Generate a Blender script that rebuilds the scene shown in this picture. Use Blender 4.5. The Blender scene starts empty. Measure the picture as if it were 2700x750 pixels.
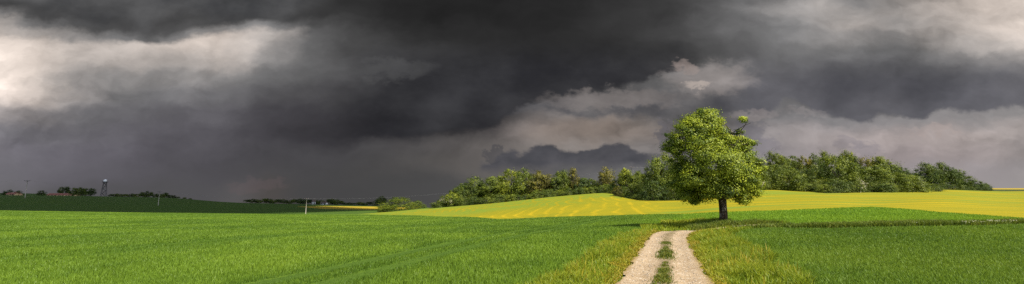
import bpy, bmesh, math, random
import numpy as np
from mathutils import Vector, Matrix
random.seed(7); RNG = np.random.default_rng(7)
scene = bpy.context.scene
COL = scene.collection
# ------------------------------------------------------------------ camera model
W, H_, F = 2700.0, 750.0, 1250.0
CX, CY, TH, EYE = 1350.0, 313.0, math.radians(8.4), 2.8
def ST(px, py):
    xc = (np.asarray(px, float)-CX)/F; yc = -(np.asarray(py, float)-CY)/F
    dy = math.cos(TH)-yc*math.sin(TH)
    return xc/dy, (math.sin(TH)+yc*math.cos(TH))/dy
def P(px, py, Y):
    s, t = ST(px, py); return Vector((float(s)*Y, Y, EYE+float(t)*Y))
def U(px, py=565): return float(ST(px, py)[0])
SUN_EL = math.radians(52); SUN_H = Vector((0.72, -0.694, 0))
EXPO = 1.1
# ------------------------------------------------------------------ helpers
def mesh_np(name, verts, faces, tint=None, smooth=False):
    """faces: list of int arrays shaped (n,3) or (n,4); tint: per-face float list matching"""
    me = bpy.data.meshes.new(name)
    v = np.asarray(verts, dtype=np.float32)
    me.vertices.add(len(v)); me.vertices.foreach_set('co', v.ravel())
    tot = sum(f.size for f in faces); n = sum(len(f) for f in faces)
    me.loops.add(tot); me.polygons.add(n)
    me.loops.foreach_set('vertex_index', np.concatenate([f.ravel() for f in faces]).astype(np.int32))
    sizes = np.concatenate([np.full(len(f), f.shape[1]) for f in faces])
    st = np.concatenate([[0], np.cumsum(sizes)[:-1]]).astype(np.int32)
    me.polygons.foreach_set('loop_start', st)
    if smooth: me.polygons.foreach_set('use_smooth', np.ones(n, bool))
    me.update(calc_edges=True)
    if tint is not None:
        a = me.attributes.new('tint', 'FLOAT', 'FACE'); a.data.foreach_set('value', np.asarray(tint, np.float32))
    return me
def link(name, me, mat=None, parent=None, loc=None):
    o = bpy.data.objects.new(name, me); COL.objects.link(o)
    if mat is not None and len(me.materials) == 0: me.materials.append(mat)
    if parent is not None: o.parent = parent
    if loc is not None: o.location = loc
    return o
def tag(o, label=None, cat=None, group=None, kind=None):
    if label: o['label'] = label
    if cat: o['category'] = cat
    if group: o['group'] = group
    if kind: o['kind'] = kind
    return o
def empty(name, loc, rz=0):
    o = bpy.data.objects.new(name, None); COL.objects.link(o); o.location = loc; o.rotation_euler = (0, 0, rz)
    o.empty_display_size = .3; return o
class MB:
    def __init__(s): s.v = []; s.q = []; s.t = []
    def quad(s, *p): n = len(s.v); s.v += [tuple(x) for x in p]; s.q.append((n, n+1, n+2, n+3))
    def tri(s, *p): n = len(s.v); s.v += [tuple(x) for x in p]; s.t.append((n, n+1, n+2))
    def box(s, c, d, rz=0):
        c = Vector(c); R = Matrix.Rotation(rz, 3, 'Z')
        p = [c+R@Vector((sx*d[0]/2, sy*d[1]/2, sz*d[2]/2)) for sz in (-1, 1) for sx, sy in ((-1,-1),(1,-1),(1,1),(-1,1))]
        n = len(s.v); s.v += [tuple(x) for x in p]
        s.q += [(n+3,n+2,n+1,n),(n+4,n+5,n+6,n+7)]+[(n+i, n+(i+1)%4, n+4+(i+1)%4, n+4+i) for i in range(4)]
    def tube(s, pts, rad, k=8, cap=True):
        pts = [Vector(p) for p in pts]; n0 = len(s.v)
        if not hasattr(rad, '__len__'): rad = [rad]*len(pts)
        for i, p in enumerate(pts):
            d = (pts[min(i+1, len(pts)-1)]-pts[max(i-1, 0)]).normalized()
            a = d.cross(Vector((0.13, 1, 0.07))).normalized() if abs(d.y) < .9 else d.cross(Vector((1, 0, 0.1))).normalized()
            b = d.cross(a)
            for j in range(k):
                an = 2*math.pi*j/k; s.v.append(tuple(p+(a*math.cos(an)+b*math.sin(an))*rad[i]))
        for i in range(len(pts)-1):
            for j in range(k):
                j2 = (j+1) % k; s.q.append((n0+i*k+j, n0+(i+1)*k+j, n0+(i+1)*k+j2, n0+i*k+j2))
        if cap:
            for end, idx in ((0, n0), (1, n0+(len(pts)-1)*k)):
                c = len(s.v); s.v.append(tuple(pts[-1 if end else 0]))
                for j in range(k):
                    j2 = (j+1) % k; s.t.append((idx+j, idx+j2, c) if end else (idx+j2, idx+j, c))
    def mesh(s, name, smooth=False):
        fs = []
        if s.q: fs.append(np.array(s.q))
        if s.t: fs.append(np.array(s.t))
        return mesh_np(name, np.array(s.v), fs, smooth=smooth)
    def build(s, name, mat, parent=None, smooth=False): return link(name, s.mesh(name, smooth), mat, parent)
def vnoise(x, y, seed=0):
    xi = np.floor(x).astype(np.int64); yi = np.floor(y).astype(np.int64); fx = x-xi; fy = y-yi
    fx = fx*fx*(3-2*fx); fy = fy*fy*(3-2*fy)
    def h(a, b):
        n = (a*374761393+b*668265263+seed*974711) & 0xffffffff
        n = ((n ^ (n >> 13))*1274126177) & 0xffffffff
        return ((n ^ (n >> 16)) & 0xffff)/65535.0
    return (h(xi, yi)*(1-fx)+h(xi+1, yi)*fx)*(1-fy)+(h(xi, yi+1)*(1-fx)+h(xi+1, yi+1)*fx)*fy
def fbm(x, y, seed=0, o=4):
    r = 0; a = .5
    for i in range(o): r = r+a*vnoise(x*2**i, y*2**i, seed+i); a /= 2
    return r/(1-.5**o)
# ------------------------------------------------------------------ terrain
COLS = {
 -500: [(14,768),(20,692),(30,640),(50,600),(80,570),(125,552),(150,556),(180,560),(230,536),(260,517),(350,513),(500,512),(700,514),(900,512),(1000,513),(1500,512),(4000,512)],
 0: [(14,762),(20,688),(30,638),(50,600),(80,573),(125,556),(150,560),(180,563),(200,558),(230,540),(260,521),(350,516),(500,515),(700,517),(900,515),(1500,510),(4000,512)],
 417: [(14,758),(20,686),(30,634),(50,600),(80,577),(125,562),(150,563),(200,571),(240,560),(280,543),(400,527),(500,522),(700,523),(1500,528),(4000,530)],
 640: [(14,757),(20,685),(30,632),(50,599),(80,577),(125,564),(150,564),(200,573),(270,563),(330,549),(500,538),(700,535.5),(1000,537),(4000,540)],
 806: [(14,756),(20,684),(30,631),(50,598),(80,578),(125,566),(150,565),(200,572),(270,566),(350,555),(500,543),(700,539),(1000,541),(4000,545)],
 1000: [(14,755),(20,683),(30,630),(50,598),(80,578),(125,568),(170,561),(220,559),(300,557),(400,552),(500,546),(700,543),(4000,548)],
 1150: [(14,752),(20,680),(30,628),(50,596),(80,577),(110,569),(165,548),(200,546),(300,551),(600,549),(4000,550)],
 1300: [(14,750),(20,679),(30,626),(50,596),(70,584),(88,577),(150,537),(200,534),(300,540),(4000,530)],
 1500: [(14,748),(20,678),(30,624),(50,592),(70,577),(80,571),(150,516),(200,512),(300,520),(4000,515)],
 1610: [(14,747),(20,678),(30,621),(50,588),(70,573),(78,568.5),(150,509),(200,506),(300,515),(4000,508)],
 1700: [(14,746),(20,678),(30,618),(36,604),(50,585),(75,566),(110,530),(150,520),(200,515),(300,518),(4000,508)],
 1770: [(14,745),(20,678),(26,636),(30,613.5),(33,614),(37,604),(40,600),(46,590),(60,577),(75,565),(110,529),(150,515),(200,510),(4000,505)],
 1900: [(14,745),(20,676),(30,611),(33,607),(37,589),(50,575),(68,561),(110,521),(125,512),(150,507),(200,505),(4000,503)],
 2030: [(14,744),(20,674),(30,609),(36,592),(50,575),(66,556),(110,516),(135,501),(160,498),(200,497.5),(4000,497)],
 2160: [(14,744),(20,673),(32,605),(36,594),(50,573),(68,551),(100,520),(125,508),(150,503),(4000,498)],
 2300: [(14,743),(20,672),(32,602),(36,592),(50,570),(74,546),(100,522),(122,508),(150,503),(200,500),(4000,498)],
 2480: [(14,743),(20,671),(32,600),(36,590),(50,571),(60,560),(100,520),(150,504),(170,500.5),(250,499),(4000,497.5)],
 2700: [(14,742),(20,670),(32,601),(35,592),(48,576),(60,562),(100,530),(150,513),(200,505),(250,500.5),(500,497.5),(4000,497)],
 3300: [(14,742),(20,670),(32,601),(35,592),(48,576),(60,562),(100,530),(150,513),(200,505),(250,500.5),(500,497.5),(4000,497)],
}
LY = np.linspace(math.log(6), math.log(4000), 520)
def pchip(xk, yk, x):
    xk = np.array(xk, float); yk = np.array(yk, float); h = np.diff(xk); d = np.diff(yk)/h
    m = np.zeros(len(xk)); m[0] = d[0]; m[-1] = d[-1]
    for i in range(1, len(xk)-1):
        if d[i-1]*d[i] > 0:
            w1 = 2*h[i]+h[i-1]; w2 = h[i]+2*h[i-1]; m[i] = (w1+w2)/(w1/d[i-1]+w2/d[i])
    i = np.clip(np.searchsorted(xk, x)-1, 0, len(h)-1); t = np.clip((x-xk[i])/h[i], 0, 1); hh = h[i]
    return ((2*t**3-3*t**2+1)*yk[i]+(t**3-2*t**2+t)*hh*m[i]+(-2*t**3+3*t**2)*yk[i+1]+(t**3-t**2)*hh*m[i+1])
UC = np.linspace(-4, 4, 1601)
_uk = []; _rows = []
for px, tb in COLS.items():
    Yk = np.array([a for a, b in tb], float); T = np.array([float(ST(px, b)[1]) for a, b in tb])
    zk = EYE+T*Yk
    _uk.append(U(px)); _rows.append(pchip(np.log(Yk), zk, np.clip(LY, math.log(14), None)))
_rows = np.array(_rows)
ZG = np.zeros((len(UC), len(LY)))
for j in range(len(LY)): ZG[:, j] = pchip(_uk, _rows[:, j], np.clip(UC, _uk[0], _uk[-1]))
_k = np.exp(-np.linspace(-2, 2, 7)**2); _k /= _k.sum()
_pad = np.pad(ZG, ((3, 3), (0, 0)), mode='edge')
ZG = sum(_k[i]*_pad[i:i+len(UC)] for i in range(7))
_near = np.interp(LY, [math.log(6), math.log(14)], [0.0, 1.0])
ZG = ZG*_near[None, :]**.5 if False else ZG
def Hgt(x, y):
    x = np.asarray(x, float); y = np.asarray(y, float)
    yy = np.clip(y, 6, 3999); u = np.clip(x/yy, -3.999, 3.999)
    a = (u+4)/8*(len(UC)-1); b = (np.log(yy)-LY[0])/(LY[-1]-LY[0])*(len(LY)-1)
    i = np.clip(a.astype(int), 0, len(UC)-2); j = np.clip(b.astype(int), 0, len(LY)-2); fa = a-i; fb = b-j
    return ((ZG[i, j]*(1-fa)+ZG[i+1, j]*fa)*(1-fb)+(ZG[i, j+1]*(1-fa)+ZG[i+1, j+1]*fa)*fb)
def bcurve(pts):
    us = [U(a) for a, b in pts]; ys = [b for a, b in pts]
    return lambda u: np.interp(u, us, ys)
U0 = U(1775)
B2 = bcurve([(-3000,125),(0,130),(640,140),(960,140),(1000,132),(1150,106),(1300,88),(1500,80),(1610,78),(1700,75),(1770,75),(1900,69),(2030,66),(2160,68),(2300,74),(2400,66),(2480,60),(2550,56),(2700,48),(3300,44)])
B3 = bcurve([(-3000,125.01),(0,130.01),(640,140.01),(940,140.01),(1000,172),(1100,167),(1300,151),(1500,150),(1600,148),(1640,124),(1700,111),(1750,109),(1850,112),(1990,128),(2030,134),(2140,132),(2180,118),(2350,123),(2450,150),(2480,168),(2700,200),(3300,210)])
V0 = bcurve([(1775,32),(1900,32.2),(2030,31.8),(2300,31.8),(2500,32),(2700,34),(3300,36)])
V1 = bcurve([(1775,38),(1900,37.5),(2030,36.6),(2300,36.5),(2500,36.5),(2700,37),(3300,39)])
S0 = bcurve([(-3000,900),(780,450),(850,395),(1000,372),(1120,372),(1130,900),(2450,900),(2480,260),(3300,262)])
S1 = bcurve([(-3000,900.01),(780,450.01),(850,500),(1120,525),(1130,900.01),(2450,900.01),(2480,900),(3300,900)])
def region(name, mat, ulo, uhi, f0, f1, rows, label=None, ustep=.0105):
    n = max(2, int((min(uhi, 1.45)-max(ulo, -1.45))/ustep)); us = np.linspace(max(ulo, -1.45), min(uhi, 1.45), n)
    if ulo < -1.45: us = np.concatenate([[-4, -3, -2.4, -2, -1.7], us])
    if uhi > 1.45: us = np.concatenate([us, [1.7, 2, 2.4, 3, 4]])
    a = f0(us)*np.ones_like(us); b = f1(us)*np.ones_like(us)
    t = np.linspace(0, 1, rows+1)[:, None]; Y = a*(b/a)**t; X = Y*us[None, :]
    V = np.stack([X, Y, Hgt(X, Y)], -1).reshape(-1, 3); m = len(us)
    i = np.arange(rows)[:, None]*m+np.arange(m-1)[None, :]; i = i.ravel()
    F_ = np.stack([i, i+1, i+m+1, i+m], 1)
    o = link(name, mesh_np(name, V, [F_], smooth=True), mat); tag(o, label=label, kind='structure'); return o
# ------------------------------------------------------------------ materials
def nt(name):
    m = bpy.data.materials.new(name); m.use_nodes = True; t = m.node_tree; t.nodes.clear(); return m, t
class N:
    def __init__(s, t): s.t = t
    def new(s, k, **kw):
        n = s.t.nodes.new(k)
        for a, b in kw.items(): setattr(n, a, b)
        return n
    def set(s, sock, v):
        if isinstance(v, bpy.types.NodeSocket): s.t.links.new(v, sock)
        elif v is not None:
            if sock.type == 'RGBA' and len(v) == 3: v = (*v, 1)
            sock.default_value = v
    def math(s, op, a, b=None, c=None, clamp=False):
        n = s.new('ShaderNodeMath', operation=op); n.use_clamp = clamp
        for i, v in enumerate((a, b, c)):
            if v is not None: s.set(n.inputs[i], v)
        return n.outputs[0]
    def mix(s, f, a, b, mode='MIX'):
        n = s.new('ShaderNodeMix', data_type='RGBA', blend_type=mode)
        s.set(n.inputs[0], f); s.set(n.inputs[6], a); s.set(n.inputs[7], b); return n.outputs[2]
    def noise(s, vec, scale, detail=4, rough=.5, out='Fac', dist=0):
        n = s.new('ShaderNodeTexNoise'); s.set(n.inputs['Vector'], vec); n.inputs['Scale'].default_value = scale
        n.inputs['Detail'].default_value = detail; n.inputs['Roughness'].default_value = rough; n.inputs['Distortion'].default_value = dist
        return n.outputs[out]
    def smooth(s, v, a, b, lo=0.0, hi=1.0, kind='SMOOTHSTEP'):
        n = s.new('ShaderNodeMapRange', interpolation_type=kind); s.set(n.inputs[0], v)
        for i, q in enumerate((a, b, lo, hi)): s.set(n.inputs[1+i], q)
        return n.outputs[0]
    def pos(s): return s.new('ShaderNodeNewGeometry').outputs['Position']
    def mapping(s, vec, loc=(0,0,0), rot=(0,0,0), scale=(1,1,1)):
        n = s.new('ShaderNodeMapping'); s.set(n.inputs[0], vec); n.inputs[1].default_value = loc; n.inputs[2].default_value = rot; n.inputs[3].default_value = scale
        return n.outputs[0]
    def xyz(s, v): n = s.new('ShaderNodeSeparateXYZ'); s.set(n.inputs[0], v); return n.outputs
    def comb(s, x, y, z=0.0):
        n = s.new('ShaderNodeCombineXYZ'); s.set(n.inputs[0], x); s.set(n.inputs[1], y); s.set(n.inputs[2], z); return n.outputs[0]
    def ramp(s, f, stops, interp='LINEAR'):
        n = s.new('ShaderNodeValToRGB'); s.set(n.inputs[0], f); cr = n.color_ramp; cr.interpolation = interp
        while len(cr.elements) < len(stops): cr.elements.new(0.5)
        for e, (p, c) in zip(cr.elements, stops): e.position = p; e.color = (*c[:3], 1)
        return n.outputs[0]
    def bump(s, h, strength=.5, dist=.1):
        n = s.new('ShaderNodeBump'); s.set(n.inputs['Height'], h); n.inputs['Strength'].default_value = strength; n.inputs['Distance'].default_value = dist
        return n.outputs[0]
    def out(s, sh): o = s.new('ShaderNodeOutputMaterial'); s.t.links.new(sh, o.inputs[0])
    def bsdf(s, col, rough=.8, normal=None, spec=.2):
        n = s.new('ShaderNodeBsdfPrincipled'); s.set(n.inputs['Base Color'], col); s.set(n.inputs['Roughness'], rough)
        n.inputs['Specular IOR Level'].default_value = spec
        if normal is not None: s.set(n.inputs['Normal'], normal)
        return n.outputs[0]
PDIR = math.atan2(5.1, 14.2)      # the track's heading; the wheel marks in the crop run the same way
def across(n):
    """metres across the rows of the crop, with a slow wander"""
    p = n.xyz(n.pos()); w = n.noise(n.pos(), .03, 2)
    a = n.math('SUBTRACT', n.math('MULTIPLY', p[0], math.cos(PDIR)), n.math('MULTIPLY', p[1], math.sin(PDIR)))
    return a
TRAM0, TRAMP = -10.95, 15.0
def crop_mat(name, c1, c2, dark, tram=True):
    m, t = nt(name); n = N(t); pos = n.pos()
    big = n.noise(pos, .045, 4, .55); mid = n.noise(n.mapping(pos, rot=(0,0,PDIR), scale=(1,.25,1)), .5, 5, .65); fine = n.noise(pos, 5.0, 6, .8)
    f = n.math('ADD', n.math('MULTIPLY', big, .55), n.math('MULTIPLY', mid, .45))
    col = n.mix(n.smooth(f, .36, .64), c1, c2)
    col = n.mix(n.smooth(fine, .40, .66, 0, .75), dark, col)
    if tram:
        a = across(n)
        q = n.math('ABSOLUTE', n.math('SUBTRACT', n.math('ABSOLUTE', n.math('SUBTRACT', n.math('FLOORED_MODULO', n.math('SUBTRACT', a, TRAM0), TRAMP), TRAMP/2)), TRAMP/2-.9))
        tm = n.smooth(q, .2, .5, 1, 0); tm = n.math('MULTIPLY', tm, n.smooth(n.noise(pos, .12, 3), .3, .6, .5, 1))
        col = n.mix(tm, col, dark)
    n.out(n.bsdf(col, .85, n.bump(fine, .6, .12), .1)); return m
M = {}
WH1, WH2, WHD = (.112,.198,.018), (.170,.240,.019), (.045,.085,.010)
M['wheat'] = crop_mat('wheat', WH1, WH2, WHD)
M['wheat_right'] = crop_mat('wheat_right', (.100,.190,.018), (.155,.225,.018), (.055,.105,.012), False)
M['mid_green'] = crop_mat('mid_green', (.15,.26,.02), (.20,.29,.02), (.12,.21,.016), False)
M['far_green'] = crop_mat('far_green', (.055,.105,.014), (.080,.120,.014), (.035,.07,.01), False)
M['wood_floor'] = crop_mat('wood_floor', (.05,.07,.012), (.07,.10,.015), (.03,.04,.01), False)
def yellow_mat():
    m, t = nt('rapeseed'); n = N(t); pos = n.pos(); p = n.xyz(pos)
    wob = n.noise(pos, .018, 2); w2 = n.noise(pos, .05, 2)
    # left of the hill the drill lines run up and over the slope, right of it they run across
    xs = n.math('ADD', n.math('SUBTRACT', p[0], n.math('MULTIPLY', p[1], .06)), n.math('ADD', n.math('MULTIPLY', wob, 34), n.math('MULTIPLY', w2, 10)))
    s1 = n.math('SINE', n.math('MULTIPLY', xs, 2*math.pi/2.5)); s1 = n.math('POWER', n.math('MAXIMUM', s1, 0.0), 2.5)
    ampl = n.smooth(n.noise(pos, .10, 4), .36, .60, .4, 1.25)
    sa = n.math('MULTIPLY', s1, n.math('MULTIPLY', ampl, .21))
    st = n.math('SUBTRACT', n.noise(n.mapping(pos, rot=(0, 0, .03), scale=(.05,1,1)), .30, 4, .6), .5); st2 = n.math('SINE', n.math('MULTIPLY', n.math('ADD', p[1], n.math('MULTIPLY', wob, 16)), 2*math.pi/6.2))
    sb = n.math('ADD', n.math('SUBTRACT', n.math('MULTIPLY', st, 1.3), .08), n.math('MULTIPLY', st2, .045))
    side = n.smooth(n.math('DIVIDE', p[0], p[1]), U(1680), U(1800))
    mx = n.new('ShaderNodeMix', data_type='FLOAT'); n.set(mx.inputs[0], side); n.set(mx.inputs[2], sa); n.set(mx.inputs[3], sb)
    patch = n.noise(n.mapping(pos, scale=(.5,1,1)), .05, 6, .65); fine = n.noise(pos, 2.2, 5, .7)
    up = n.math('MULTIPLY', n.smooth(p[1], 88, 135, 0, .26), n.smooth(side, 0, 1, 1, .1))      # the flowers thin out up the hill
    f = n.math('ADD', mx.outputs[0], n.math('ADD', n.math('MULTIPLY', patch, .8), n.math('MULTIPLY', n.math('SUBTRACT', fine, .5), .35)))
    f = n.math('ADD', n.math('SUBTRACT', f, up), .13)
    col = n.ramp(f, [(.25, (.13,.175,.020)), (.42, (.175,.168,.012)), (.58, (.22,.185,.010)), (.85, (.31,.230,.012))])
    n.out(n.bsdf(col, .9, n.bump(fine, .5, .15), .05)); return m
M['yellow'] = yellow_mat()
def simple_noise(name, a, b, scale=3, rough=.85, spec=.15, bump=0):
    m, t = nt(name); n = N(t); f = n.noise(n.pos(), scale, 5, .65); col = n.mix(n.smooth(f, .35, .65), a, b)
    n.out(n.bsdf(col, rough, n.bump(f, bump, .05) if bump else None, spec)); return m
M['verge_soil'] = simple_noise('verge_soil', (.15,.15,.02), (.10,.15,.015), 2.5)
M['bare'] = simple_noise('bare', (.17,.12,.06), (.25,.19,.11), 6)
M['straw'] = simple_noise('far_yellow', (.24,.17,.012), (.30,.22,.02), .2)
def leaf_mat(name, cols, trans=.35, noise_scale=.35, objvar=0.0):
    """cols: dark, mid, light leaf colours"""
    m, t = nt(name); n = N(t)
    at = n.new('ShaderNodeAttribute', attribute_name='tint').outputs['Fac']
    nz = n.noise(n.pos(), noise_scale, 2)
    rnd = n.new('ShaderNodeObjectInfo').outputs['Random']
    f = n.math('ADD', n.math('ADD', n.math('MULTIPLY', at, .7), n.math('MULTIPLY', n.math('SUBTRACT', rnd, .5), objvar)), n.math('MULTIPLY', n.math('SUBTRACT', nz, .35), .7))
    col = n.ramp(f, [(.1, cols[0]), (.5, cols[1]), (.95, cols[2])])
    d = n.new('ShaderNodeBsdfDiffuse'); n.set(d.inputs[0], col)
    tr = n.new('ShaderNodeBsdfTranslucent'); n.set(tr.inputs[0], n.mix(.35, col, (.14,.17,.01)))
    g = n.new('ShaderNodeBsdfGlossy'); g.inputs['Roughness'].default_value = .5; g.inputs[0].default_value = (.5,.5,.5,1)
    ms = n.new('ShaderNodeMixShader'); ms.inputs[0].default_value = trans; t.links.new(d.outputs[0], ms.inputs[1]); t.links.new(tr.outputs[0], ms.inputs[2])
    m2 = n.new('ShaderNodeMixShader'); m2.inputs[0].default_value = .03; t.links.new(ms.outputs[0], m2.inputs[1]); t.links.new(g.outputs[0], m2.inputs[2])
    n.out(m2.outputs[0]); return m
M['leaf_main'] = leaf_mat('leaf_main', [(.035,.065,.009),(.175,.22,.013),(.40,.44,.03)], .22, .8)
M['leaf_mid'] = leaf_mat('leaf_mid', [(.026,.044,.006),(.088,.117,.010),(.185,.215,.018)], .15, objvar=.45)
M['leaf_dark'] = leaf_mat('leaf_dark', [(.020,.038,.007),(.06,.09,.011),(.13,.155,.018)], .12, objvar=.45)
M['leaf_light'] = leaf_mat('leaf_light', [(.05,.075,.008),(.15,.18,.012),(.29,.31,.02)], .2, objvar=.45)
M['leaf_olive'] = leaf_mat('leaf_olive', [(.045,.045,.010),(.14,.13,.014),(.26,.21,.03)], .15, objvar=.45)
M['blossom'] = leaf_mat('blossom', [(.25,.24,.14),(.45,.42,.30),(.6,.56,.42)], .3)
M['blade_wheat'] = leaf_mat('blade_wheat', [(.090,.170,.016),(.190,.300,.026),(.29,.38,.036)], .45, .12)
M['blade_mid'] = leaf_mat('blade_mid', [(.13,.24,.018),(.21,.33,.024),(.28,.38,.034)], .45, .12)
M['blade_wheat_r'] = leaf_mat('blade_wheat_r', [(.095,.180,.018),(.185,.285,.026),(.28,.36,.036)], .45, .12)
M['blade_verge'] = leaf_mat('blade_verge', [(.11,.19,.012),(.25,.31,.018),(.44,.42,.03)], .45, .5)
M['blade_strip'] = leaf_mat('blade_strip', [(.065,.105,.012),(.16,.21,.022),(.30,.28,.06)], .4, .6)
M['blade_dry'] = leaf_mat('blade_dry', [(.20,.20,.015),(.34,.28,.020),(.42,.30,.03)], .4, .6)
M['blade_weed'] = leaf_mat('blade_weed', [(.05,.09,.010),(.13,.16,.014),(.28,.22,.04)], .4, 2)
def bark():
    m, t = nt('bark'); n = N(t); pos = n.pos()
    f = n.noise(n.mapping(pos, scale=(6,6,1.3)), 2.2, 6, .75); l = n.noise(n.mapping(pos, scale=(1,1,.6)), 5.0, 3, .7)
    col = n.ramp(f, [(.35, (.012,.009,.006)), (.55, (.06,.042,.028)), (.75, (.13,.10,.075))])
    col = n.mix(n.smooth(l, .55, .64, 0, .8), col, (.30,.26,.21))
    n.out(n.bsdf(col, .9, n.bump(f, .9, .06), .1)); return m
M['bark'] = bark()
def gravel():
    m, t = nt('gravel'); n = N(t); pos = n.pos()
    v = n.new('ShaderNodeTexVoronoi'); n.set(v.inputs['Vector'], pos); v.inputs['Scale'].default_value = 22
    v2 = n.new('ShaderNodeTexVoronoi'); n.set(v2.inputs['Vector'], pos); v2.inputs['Scale'].default_value = 7
    big = n.noise(pos, .7, 5, .7); fine = n.noise(pos, 9, 5, .8)
    at = n.new('ShaderNodeAttribute', attribute_name='across').outputs['Fac']     # 0..1 over the width
    ab = n.math('ABSOLUTE', n.math('SUBTRACT', at, .5))
    rut = n.smooth(n.math('ADD', ab, n.math('MULTIPLY', n.math('SUBTRACT', fine, .5), .12)), .05, .16)
    base = n.mix(n.smooth(big, .35, .65), (.25,.175,.10), (.345,.255,.16))
    stones = n.mix(n.smooth(n.xyz(v.outputs['Color'])[0], .1, .9), (.20,.145,.095), (.50,.42,.32))
    col = n.mix(n.smooth(fine, .44, .62, .15, .75), base, stones)
    st2 = n.smooth(n.xyz(v2.outputs['Color'])[1], .78, .82, 0, .7); col = n.mix(n.math('MULTIPLY', st2, n.smooth(v2.outputs['Distance'], .25, .4, 1, 0)), col, (.5,.46,.4))
    col = n.mix(n.math('MULTIPLY', n.math('SUBTRACT', 1.0, rut), .55), col, (.13,.10,.055))
    col = n.mix(n.smooth(n.math('ADD', ab, n.math('MULTIPLY', n.math('SUBTRACT', fine, .5), .18)), .42, .5, 0, .7), col, (.2,.14,.05))
    hh = n.math('ADD', n.math('MULTIPLY', v.outputs['Distance'], -.6), fine)
    n.out(n.bsdf(col, .95, n.bump(hh, .8, .05), .1)); return m
M['gravel'] = gravel()
def plain(name, c, rough=.7, metal=0, spec=.3):
    m, t = nt(name); n = N(t); f = n.noise(n.pos(), 4, 4); col = n.mix(f, tuple(x*.8 for x in c), tuple(min(1, x*1.15) for x in c))
    s = n.new('ShaderNodeBsdfPrincipled'); n.set(s.inputs['Base Color'], col); s.inputs['Roughness'].default_value = rough; s.inputs['Metallic'].default_value = metal
    n.out(s.outputs[0]); return m
M['pole'] = plain('pole', (.38,.34,.28)); M['steel'] = plain('steel', (.05,.05,.055), .7); M['dome'] = plain('dome', (.85,.85,.88), .4)
M['wire'] = plain('wire', (.22,.22,.22), .6); M['roof_red'] = plain('roof_red', (.22,.075,.05)); M['wall_buff'] = plain('wall_buff', (.55,.38,.20))
M['wall_white'] = plain('wall_white', (.7,.69,.66)); M['roof_dark'] = plain('roof_dark', (.09,.06,.05)); M['glass'] = plain('glass', (.03,.035,.04), .2)
M['ceramic'] = plain('ceramic', (.35,.22,.16), .3); M['stem'] = plain('stem', (.07,.11,.02)); M['umbel'] = plain('umbel', (.55,.53,.36))
# ------------------------------------------------------------------ ground
six = lambda v: (lambda u: np.full_like(np.asarray(u, float), v))
region('field', M['wheat'], -4, U0, six(6), B2, 150, 'young green cereal crop left of the gravel track')
region('field', M['wheat_right'], U0, 4, six(6), V0, 90, 'darker green crop right of the gravel track')
region('verge', M['verge_soil'], U0, 4, V0, V1, 6, 'rough grass strip crossing behind the right field')
region('field', M['mid_green'], U0, 4, V1, B2, 30, 'smooth green band of crop below the yellow field on the right')
region('hill', M['yellow'], U(945), 4, B2, B3, 60, 'yellow flowering crop on the rounded hill below the woods')
region('ground', M['far_green'], -4, U(1130), B3, S0, 90, 'dark green hollow and rise under the overhead shadow')
region('field', M['straw'], U(780), U(1130), S0, S1, 6, 'thin ochre strip of far field left of the round bush')
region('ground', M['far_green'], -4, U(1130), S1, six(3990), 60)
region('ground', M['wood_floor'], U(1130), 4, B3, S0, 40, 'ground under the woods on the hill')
region('field', M['straw'], U(2450), 4, S0, S1, 12, 'far pale yellow strip on the right horizon')
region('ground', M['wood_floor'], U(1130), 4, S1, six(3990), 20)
us = np.concatenate([[-4,-3,-2.4,-2,-1.7], np.linspace(-1.45,1.45,120), [1.7,2,2.4,3,4]])
V = []
for y_, w_ in ((6,6),(3,7),(0,9),(-6,14),(-20,40),(-100,200),(-600,1000)):
    for u in us: V.append((u*w_, y_, float(Hgt(u*6, 6)) if y_ > -100 else float(Hgt(u*6, 6))-1))
m_ = len(us); i = (np.arange(6)[:, None]*m_+np.arange(m_-1)[None, :]).ravel()
tag(link('ground', mesh_np('ground', V, [np.stack([i, i+m_, i+m_+1, i+1], 1)], smooth=True), M['wheat']), kind='structure')
# ------------------------------------------------------------------ track
PC = [(-3.5,-9),(0.0,2),(2.05,7.5),(4.30,14),(6.30,20),(7.95,25),(8.9,27.6),(9.75,29.4),(11.2,31.2),(13.6,32.8),(18,34.2),(24,34.9),(31,35.0)]
def spline(pts, step):
    pts = [Vector((a, b, 0)) for a, b in pts]; out = []
    for k in range(len(pts)-1):
        p0 = pts[max(k-1, 0)]; p1 = pts[k]; p2 = pts[k+1]; p3 = pts[min(k+2, len(pts)-1)]; n_ = max(2, int((p2-p1).length/step))
        for i in range(n_):
            t = i/n_; out.append(.5*((2*p1)+(p2-p0)*t+(2*p0-5*p1+4*p2-p3)*t*t+(3*p1-p0-3*p2+p3)*t**3))
    out.append(pts[-1]); return out
PL = spline(PC, .2); PLx = np.array([(p.x, p.y) for p in PL])
PN = np.zeros_like(PLx); d_ = np.gradient(PLx, axis=0); d_ /= np.linalg.norm(d_, axis=1)[:, None]; PN[:, 0] = d_[:, 1]; PN[:, 1] = -d_[:, 0]
PW = np.interp(PLx[:, 1], [0, 14, 26, 29, 31, 33, 40], [1.28, 1.24, 1.0, 1.0, 1.0, .9, .8])
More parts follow.
